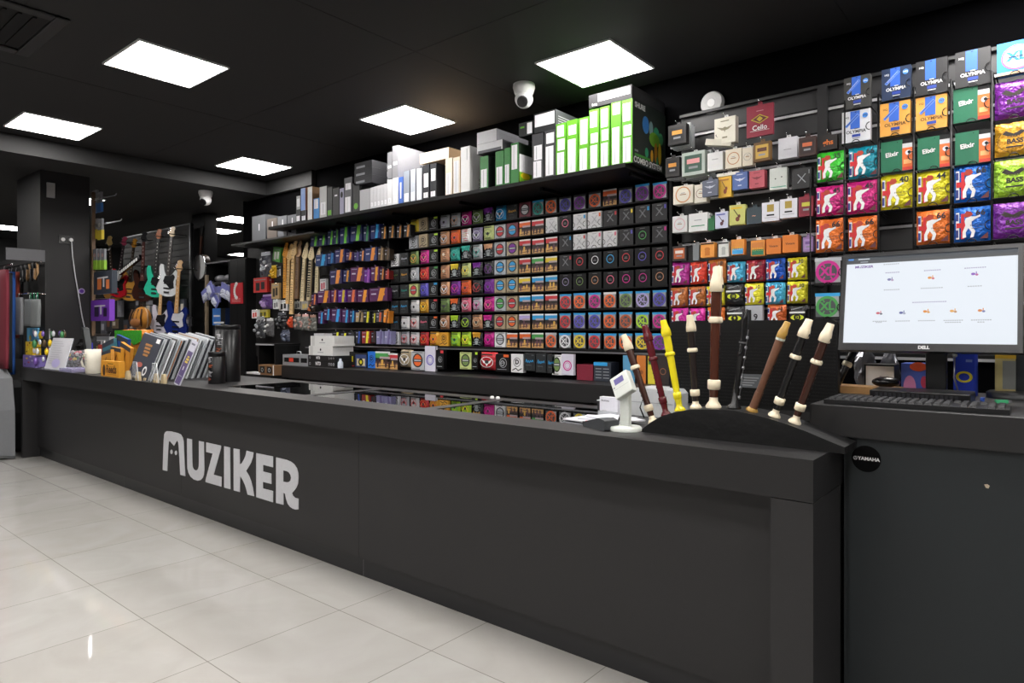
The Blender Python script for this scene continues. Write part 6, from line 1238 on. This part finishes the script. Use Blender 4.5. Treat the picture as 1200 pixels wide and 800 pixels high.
# wire spinner with keyrings
t = empty('keyring_stand', (onY(58, 420, 2.40).x, 2.40, CT)); tag(t, 'crowded wire stand of keyrings and charms behind the sheet', 'display stand'); Ht = onY(56, 385, 2.4).z-CT
MB().lathe([(.0005, .09), (.01, .09), (.014, .012), (Ht, .008)], METAL, n=20).build('stand_pole', t)
q = random.Random(8)
for k in range(4):
    z = Ht*(.3+.22*k); MB().tube([(.13*math.cos(R(a_)), .13*math.sin(R(a_)), z) for a_ in range(0, 360, 20)], .003, WIRE, closed=True).tube([(-.13, 0, z), (.13, 0, z)], .003, WIRE).tube([(0, -.13, z), (0, .13, z)], .003, WIRE).build('wire_ring', t)
    for j in range(9):
        a_ = R(j*40+k*13); x_, y_ = .135*math.cos(a_), .135*math.sin(a_); c_ = q.choice(['#d8d8d4', '#e0c020', '#2a2a2e', '#7050a0', '#a83030', '#3a7a4a', '#c8c8d0', '#5a4a30']); hh = q.uniform(.05, .1)
        MB().ball((x_, y_, z-hh*.6), hh*.5, mat(c_, .3), 7, (.7, .5, 1)).tube([(x_, y_, z-.01), (x_*.98, y_*.98, z)], .003, METAL).build('keyring', t)
counter_box(42, 51, 389, '#dcdcd4', 'white cut-out figure card on the keyring stand side', 2.47, lambda a, w, h: a.ell(0, h*.08, w*.2, h*.08, BODY), d=.012, z0=onY(46, 403, 2.47).z, nm='figure_card', cat='card')
# black slanted case and gear behind the sheet
p = onY(98, 420, 2.66); o = MB().prism([[(-.05, 0), (.06, 0), (-.14, .42), (-.2, .44)]], 0, .06, mat('#2c3032', .3)).build('music_stand', None, (p.x, 2.7, CT+.0005)); tag(o, 'dark slanted stand panel leaning behind the sweets', 'stand')
p = onY(84, 412, 2.62); mb = MB(); crumple(mb, .4, .34, .14, mat('#0e0e10', .6), 3); tag(mb.build('black_bag', None, (p.x, 2.8, CT+.0005)), 'black soft bag heaped behind the clear tub', 'bag')
mb = MB(); mb.lathe([(0, .03), (.2, .02), (.24, .022)], METAL); p = onY(77, 400, 2.58); tag(mb.build('silver_flute', None, (p.x, 2.58, CT+.0005)), 'upright silver tube behind the leaning sheet', 'tube')
# yellow reed display with flap boxes
YB2 = '#d8962c'
def f_reed(a, w, h): a.ell(-w*.32, h*.4, w*.08, h*.36, card('#3c2010')); a.rect(-w*.1, h*.82, w*.2, h*.86, BODY); a.text('Reeds', w*.1, h*.48, w*.24, card('#3c1c10'), .03); [a.rect(-w*.15, h*(.16+.08*i), w*.38, h*(.18+.08*i), card('#7a4a14')) for i in range(3)]; a.rect(-w*.1, h*.64, w*.36, h*.66, card('#7a4a14'))
counter_box(118.5, 139, 423, YB2, 'yellow box with dark bottle print at the counter edge', 2.25, f_reed, d=.05)
for i, (a_, b_, yt, y_, c_, lb, ry) in enumerate([(118, 131, 411, 2.5, '#c88a28', 'first yellow packet in the fan behind the yellow box', -8), (129, 141, 407, 2.56, '#d89a30', 'second yellow packet in the fan behind the yellow box', 4), (138, 150, 403, 2.6, '#c8862a', 'third yellow packet in the fan, nearest the sleeves', 14), (122, 136, 399, 2.66, '#2f6a78', 'teal packet behind the yellow fan', -12), (134, 147, 394, 2.7, '#26488c', 'dark blue packet leaning behind the yellow fan', 10)]):
    counter_box(a_, b_, yt, c_, lb, y_, lambda a, w, h: (a.rect(-w*.5, h*.84, w*.5, h, card('#2c3440')), a.line(-w*.3, h*.1, w*.1, h*.7, w*.06, card('#7a4a14'))), d=.03, nm='packet', cat='packet', ry=ry)
counter_box(115, 127, 404, '#a03828', 'red topped item above the teal packet', 2.76, d=.05, z0=CT+.0008, nm='packet', cat='packet')
mb = MB(); p0, p1 = onY(139, 425, 2.88), onY(174, 386, 2.88); w_ = p1.x-p0.x; h_ = p1.z-CT
pillow(mb, w_, h_, .1, foil('#e0882a'), 14, 4); a = Art(mb, -.1); Gn = foil('#3fae2c')
a.poly([(-w_*.46, h_*.98), (w_*.46, h_*.98), (w_*.44, h_*.72), (w_*.2, h_*.6), (0, h_*.76), (-w_*.1, h_*.5), (-w_*.3, h_*.74), (-w_*.45, h_*.66)], Gn); a.ell(w_*.16, h_*.45, w_*.18, h_*.12, foil('#f0b030'))
tag(mb.build('snack_bag', None, ((p0.x+p1.x)/2, 2.93, CT+.0005)), 'shiny orange and green foil bag behind the sheet sleeves', 'bag')
q = random.Random(4); m = MB()
p = onY(118, 425, 2.8); t = empty('pen_pot', (onY(117, 420, 2.85).x, 2.85, CT+.0005)); tag(t, 'grey wire pot of pens behind the cream jug', 'pot'); MB().lathe([(0, .06), (.16, .065)], mat('#6a6c70', .4), n=18).build('pot_wall', t)
for i in range(7): MB().cyl((q.uniform(-.03, .03), q.uniform(-.03, .03), .02), (q.uniform(-.06, .06), q.uniform(-.04, .04), q.uniform(.22, .3)), .006, card(q.choice(['#d8d8d8', '#c8b08a', '#2a2a2e', '#e0c030']))).build('pen', t)
# sleeves in wooden feet
lean = R(18); ys = 2.28
xL, xR = onY(149, 440, ys).x, onY(173, 440, ys).x; ht = onY(179, 393, ys+.11).z-CT-.022
def sleeve(x0_, x1_, y_, hgt, c_, lb, art=None, clear=True, lx=0):
    w_ = x1_-x0_; mb = MB(); M = Matrix.Rotation(-lean, 4, 'X') @ Matrix.Rotation(R(7), 4, 'Y'); mb.box(-w_/2, w_/2, 0, .007, 0, hgt, card(c_), M); a = Art(mb, 0, M)
    if art: art(a, w_, hgt)
    if clear: mb.box(-w_/2-.006, w_/2+.008, .0065, .009, 0, hgt+.008, mat('#c4c8cc', .15), M)
    o = mb.build('music_book', None, ((x0_+x1_)/2, y_, CT+.022)); tag(o, lb, 'music book', 'sheet music sleeves in the wooden rack'); return o
sleeve(xL, xR, ys, ht/math.cos(lean), '#2c303c', 'dark music book with orange lettering, front of the sleeve rack', lambda a, w, h: [a.rect(-w*(.2-.02*i), h*(.74-.08*i), w*(.14-.03*(i % 2)), h*(.79-.08*i), card('#a8743c')) for i in range(4)]+[a.rect(w*.26, h*.86, w*.44, h*.96, WHITE), a.ell(-w*.1, h*.28, w*.14, h*.06, card('#a85a50')), a.rect(w*.02, h*.03, w*.18, h*.08, WHITE), a.ring(w*.24, h*.18, w*.1, w*.04, WHITE, 12)])
cs = ['#c8ccd0', '#30343c', '#b8bcc0', '#e8e8ea', '#3a3430', '#b0b4b8', '#c87830', '#2c3038', '#d0d4d8', '#5a5c60', '#383c44', '#c8ccd0', '#8a6a4c', '#d8dcdc', '#3c4048', '#a8acb0', '#dfe3e6', '#46484e', '#c0c4c8', '#2c2e34', '#b8bcc0', '#989ca0']
for i, c_ in enumerate(cs):
    sleeve(xL+.0, xR+.0+.012*(i % 2), ys+.026+.0215*i, ht*(.97+.03*math.sin(i*1.7))/math.cos(lean), c_, '%s sleeve of the rack from the front, its edge showing' % (ORD+['twenty-third'])[i+1], lx=0)
# purple leaflet at the front right
xm = onY(206.5, 449, 2.235).x; w_ = .105; hh = onY(222, 398, 2.36).z-CT
mb = MB(); M = Matrix.Rotation(-R(18), 4, 'X') @ Matrix.Rotation(R(12), 4, 'Y'); h_ = hh/math.cos(R(18)); mb.box(-w_/2, w_/2, 0, .006, 0, h_, mat('#c8c8d4', .2), M); a = Art(mb, 0, M)
a.rect(-w_*.42, h_*.03, w_*.42, h_*.76, card('#4a3c68')); a.rect(-w_*.2, h_*.5, w_*.26, h_*.54, card('#d8c040')); a.rect(-w_*.16, h_*.56, w_*.28, h_*.6, card('#d8c040')); a.rect(-w_*.1, h_*.62, w_*.2, h_*.65, card('#d8c040')); a.rect(-w_*.06, h_*.34, w_*.06, h_*.42, WHITE); a.rect(-w_*.3, h_*.2, w_*.3, h_*.22, GREY); a.rect(-w_*.3, h_*.9, w_*.3, h_*.94, card('#5a5a68'))
tag(mb.build('leaflet', None, (xm, 2.236, CT+.0005)), 'tall purple leaflet with yellow lettering leaning on the sleeves', 'leaflet')
WD = mat('#c8b48c', .5, kind='wood')
t = empty('book_rack', ((xL+xR)/2, 2.26, CT+.0003)); tag(t, 'pale wooden book rack holding the sheet music sleeves', 'book rack')
def br_(n, mb): o = mb.build(n, t); o.matrix_parent_inverse = Matrix.Translation(t.location).inverted()
for px in (150, 162, 183, 192):
    x_ = onY(px, 447, 2.243).x; br_('foot', MB().prism([[(x_-.036, CT+.0005), (x_+.036, CT+.0005), (x_+.02, CT+.07), (x_-.016, CT+.07)]], 2.232, 2.254, WD))
br_('rail', MB().box(xR-.06, xR-.02, 2.27, ys+.026+.0215*22+.02, CT+.0005, CT+.02, WD)); br_('rail', MB().box(xL+.04, xL+.08, 2.27, ys+.026+.0215*22+.02, CT+.0005, CT+.02, WD))
ye = ys+.026+.0215*22; br_('end_block', MB().prism([[(xR-.09, CT+.021), (xR+.05, CT+.021), (xR+.015, CT+.10), (xR-.03, CT+.10)]], ye+.06, ye+.085, WD))
for i, px in enumerate((158, 181)):
    x_ = onY(px, 447, 2.226).x; tt = MB().tube([(-.07, .0, .0), (-.035, -.0, .15), (.035, -.0, .15), (.07, .0, .0)], .0035, thin_plastic('#f0f4f8', .8)).box(-.035, .035, -.002, .002, .02, .15, thin_plastic('#f0f4f8', .15)).build('acrylic_holder', None, (x_, 2.2262, CT+.001)); tag(tt, ('left clear acrylic holder in front of the dark music book', 'right clear acrylic holder beside the purple leaflet')[i], 'holder')
# black tubes with small print
def tin(px, y_, yt, yb_, rr_, lb, k):
    x_ = onY(px, 430, y_).x; h_ = onY(px, yt, y_).z-CT; t = empty('black_canister', (x_, y_, CT+.0005)); tag(t, lb, 'canister')
    MB().lathe([(0, rr_), (.003, rr_), (h_-.04, rr_), (h_-.039, rr_*.985), (h_-.035, rr_*.985), (h_-.034, rr_), (h_-.003, rr_), (h_, rr_*.96)], mat('#0a0a0c', .3, spec=.35), n=36).build('tube_body', t)
    m = MB(); q = random.Random(k)
    for band, cc in ((.82, '#c8c8cc'), (.72, '#a0a0a4'), (.58, '#a05030'), (.4, '#b8b8bc'), (.3, '#88888c'), (.18, '#8a4030')):
        for j in range(4):
            a0 = R(-92+10*k)+q.uniform(-.15, .15); a1 = a0+q.uniform(.2, .55); z = h_*(band-.022*j); n = 5; vs = []
            for i in range(n+1): an = a0+(a1-a0)*i/n; vs += [((rr_+.0008)*math.cos(an), (rr_+.0008)*math.sin(an), z), ((rr_+.0008)*math.cos(an), (rr_+.0008)*math.sin(an), z+.005)]
            m.add(vs, [(2*i, 2*i+2, 2*i+3, 2*i+1) for i in range(n)], card(cc))
    m.build('print_pattern', t)
tin(267, 2.66, 380.5, 446, .094, 'tall glossy black canister right of the sheet sleeves', 1)
tin(254, 2.50, 412, 447, .062, 'shorter black canister between sleeves and the tall one', 0)

# ------------------------------------------------------------------ left edge: clothes and straps rack, posts beside the pillar
yr = 2.35
post = onY(49.5, 385, 2.5); o = MB().box(-.02, .02, -.02, .02, 0, onY(49.5, 297, 2.5).z, mat('#9a7858', .5, kind='wood')).build('wooden_post', None, (post.x, 2.50, 0)); tag(o, 'brown wooden rack post in front of the pillar', 'post')
# second post and hooks on the far side of the pillar
pz = onY(107, 225, 3.12); t = empty('goods_rack', (pz.x, 3.12, 0)); tag(t, 'tall rack post with hooks right of the pillar', 'rack')
MB().box(-.02, .02, -.0, .04, 0, pz.z, mat('#7a6048', .5, kind='wood')).build('rack_post', t)
def rk(n, mb): o = mb.build(n, t); o.matrix_parent_inverse = Matrix.Translation(t.location).inverted()
RK = [(108,224,113,250,('#2a6ab0','#9a9aa0'),'blue and clear pack, left on the top hook'),(113,226,118,249,('#2a6ab0','#7a7a80'),'blue and clear pack, right on the top hook'),
 (109,257,114,280,('#d8c028','#8a8a80'),'yellow and clear pack, left on second hook'),(114,257,119,281,('#d8c028','#a0a098'),'yellow and clear pack, right on second hook'),
 (109,292,113,316,('#90c038','#a08080'),'green bottomed pack, left on third hook'),(113.5,292,117.5,316,('#90c038','#a08888'),'green bottomed pack, middle on third hook'),(118,292,122,316,('#90c038','#a08080'),'green bottomed pack, right on third hook'),
 (110,319,131,345,('#2c3440','#d8783c'),'large dark package with orange and white print'),(106.5,352,128,376,('#7a3cb8','#2a1c40'),'bright purple printed box on the rack'),(108,394,128,410,('#8a8c90','#5a5c60'),'row of grey metal strings packs low on rack')]
for i, (a_, y0_, b_, y1_, (c_, e_), lb) in enumerate(RK):
    yy = 3.18-.012*i; xa, xb, za, zb_ = rect_on(a_, y0_, b_, y1_, yy); w_, h_ = xb-xa, zb_-za; mb = MB(); big_ = i >= 7
    mb.box(-w_/2, w_/2, 0, .06 if big_ else .03, 0, h_*(1 if big_ else .45), card(c_)); a = Art(mb, 0)
    if big_:
        a.rect(-w_*.3, h_*.2, -w_*.06, h_*.7, card(e_)); a.rect(w_*.02, h_*.3, w_*.1, h_*.75, card('#d8d8dc')); a.rect(-w_*.3, h_*.68, w_*.3, h_*.74, card('#d8d8dc')); a.rect(w_*.2, h_*.2, w_*.38, h_*.6, card(e_))
    else: mb.box(-w_/2, w_/2, .002, .026, h_*.45, h_, mat('#8c8e94', .25)); a.ell(0, h_*.7, w_*.3, h_*.1, card(e_))
    tag(mb.build('hanging_pack', None, ((xa+xb)/2, yy, za)), lb, 'pack', 'packs on the rack beside the pillar')
for px, py, n in ((135, 229, 1), (141, 259, 2), (128, 293, 3), (130, 318, 4), (128, 351, 5), (128, 393, 6)):
    q_ = onY(px, py, 3.2); z_ = q_.z
    for d in (0, .03): rk('hook', MB().tube([(pz.x, 3.15, z_+d*.6), (q_.x-d*2, 3.2+d, z_+d*.6), (q_.x-d*2+.02, 3.2+d, z_+.02+d*.6)], .004, METAL))
# clothes rack at the left edge
xr0, xr1 = onY(-12, 345, 2.42).x, onY(48, 345, 2.42).x
t = empty('clothes_rack', ((xr0+xr1)/2, 2.42, 0)); tag(t, 'black rack with straps and shirts at the left picture edge', 'clothes rack'); CR = t
def cr_(n, mb): o = mb.build(n, CR); o.matrix_parent_inverse = Matrix.Translation(CR.location).inverted()
zt1 = onY(20, 312, 2.42).z; zt2 = onY(20, 347, 2.42).z
cr_('rail', MB().cyl((onY(8, 312, 2.42).x, 2.42, zt1), (xr1, 2.42, zt1), .01, CHROME)); cr_('rail', MB().cyl((onY(10, 347, 2.42).x, 2.3, zt2), (xr1, 2.3, zt2), .01, CHROME)); cr_('rail', MB().cyl((xr0, 2.12, onY(0, 312, 2.12).z), (onY(14, 312, 2.12).x, 2.12, onY(0, 312, 2.12).z), .01, CHROME))
cr_('backing', MB().box(xr0, xr1, 2.46, 2.48, .05, zt1+.12, mat('#0c0c0d', .6)))
cr_('side_frame', MB().box(xr1-.02, xr1, 2.1, 2.459, zt1, zt1+.13, mat('#4a4a4e', .4)))
cr_('arm', MB().cyl((xr1-.01, 2.3, zt2), (xr1-.01, 2.47, zt2), .01, CHROME)); cr_('arm', MB().cyl((xr0+.05, 2.12, onY(0, 312, 2.12).z), (xr0+.05, 2.47, onY(0, 312, 2.12).z), .012, CHROME))
def garment(a_, b_, y0_, y1_, y_, c_, lb, nm='strap', cat='strap', fold=3, seed=0):
    xa, xb, za, zb_ = rect_on(a_, y0_, b_, y1_, y_); w_, h_ = xb-xa, zb_-za; vs = []; n = 10; k = 12; q = random.Random(seed)
    for j in range(n+1):
        v = j/n; ww = w_*(.75+.25*math.sin(min(v*3, 1)*1.57)) if fold else w_
        for i in range(k):
            an = 2*math.pi*i/k; vs.append((ww/2*math.cos(an), .035*math.sin(an)*(1+.3*math.sin(an*fold+v*2)), zb_-za-h_*v))
    mb = MB(); mb.add(vs, [(j*k+i, (j+1)*k+i, (j+1)*k+(i+1) % k, j*k+(i+1) % k) for j in range(n) for i in range(k)]+[tuple(range(k))[::-1] and tuple(range(k)), tuple(range(n*k, n*k+k))[::-1]], mat(c_, .8), None, True)
    t = empty(nm, ((xa+xb)/2, y_, za)); tag(t, lb, cat); mb.build('cloth', t); MB().tube([(0, 0, h_-.005), (0, 0, h_+.03), (.015, 0, h_+.045), (.025, 0, h_+.03)], .004, METAL).build('hook', t)
garment(0.5, 9, 317, 431, 2.12, '#6e1c2c', 'wide maroon strap bag hanging at the left edge')
garment(8.5, 12, 320, 436, 2.18, '#141416', 'narrow black strip between maroon and blue'); garment(11, 16, 319, 438, 2.22, '#1c4c90', 'blue strap hanging beside the maroon one'); garment(16, 21, 319, 396, 2.3, '#7a2c1c', 'rust red strap beside the blue one'); garment(22, 25, 330, 420, 2.38, '#1a1a1c', 'thin black strap behind the grey mesh bag')
garment(18, 26, 349, 392, 2.28, '#7a7c80', 'pale grey tapered mesh bag on the lower rail', 'mesh_bag', 'bag')
garment(31, 38, 351, 382, 2.26, '#5a5e60', 'grey shirt on a green hanger, left of two', 'shirt', 'shirt'); garment(39, 46, 351, 383, 2.28, '#666a6a', 'grey shirt on a green hanger, right of two', 'shirt', 'shirt')
for i in range(3):
    x_ = onY(36+4*i, 350, 2.3).x; cr_('green_hanger', MB().tube([(x_, 2.3, zt2), (x_, 2.3, zt2-.03), (x_-.05, 2.29, zt2-.09), (x_+.05, 2.29, zt2-.09), (x_, 2.3, zt2-.03)], .007, mat('#1c8058', .4)))
for i in range(5):
    a_ = 25+4.5*i; c_ = '#8a6a44' if i in (2, 4) else '#242426'; x_ = onY(a_, 320, 2.4).x; zz = zt1-.012
    o = MB().tube([(x_, 2.40, zz), (x_+.05, 2.395, zz-.03), (x_+.07, 2.39, zz-.12), (x_+.03, 2.385, zz-.19), (x_-.02, 2.385, zz-.17), (x_-.02, 2.39, zz-.06)], .012, mat(c_, .6)).build('belt_strap'); tag(o, '%s curved %s strap from left on the upper rail' % (ORD[i], 'tan' if i in (2, 4) else 'black'), 'strap', 'curved straps on the upper rail')
# gig bags on the floor
for i, (a_, b_, yt, yb_, y_, c_, lb) in enumerate([(1, 20, 445, 522, 2.28, '#121214', 'black gig bag slumped on the floor by the counter end'), (-18, 2, 432, 515, 2.04, '#77797c', 'grey bag standing at the extreme left edge')]):
    xa, xb = onY(a_, 480, y_).x, onY(b_, 480, y_).x; h_ = onY((a_+b_)/2, yt, y_).z; w_ = xb-xa
    t = empty('gig_bag', ((xa+xb)/2, y_, 0)); tag(t, lb, 'bag'); mb = MB(); mb.prism([[(-w_*.5, .03), (w_*.5, .03), (w_*.48, h_*.55), (w_*.34, h_*.9), (w_*.1, h_), (-w_*.3, h_*.93), (-w_*.46, h_*.6)]], -.09, .09, mat(c_, .8)); mb.build('bag_body', t, bevel=.03); MB().box(-w_*.35, w_*.35, -.09, .09, .0, .03, mat(c_, .8)).build('base', t)
    MB().tube([(-.05, -.09, h_*.7), (0, -.13, h_*.75), (.05, -.09, h_*.7)], .01, BLACK).build('handle', t)
    MB().tube([(-w_*.35, -.093, h_*.3), (0, -.094, h_*.36), (w_*.35, -.093, h_*.3)], .004, METAL).build('zip', t)
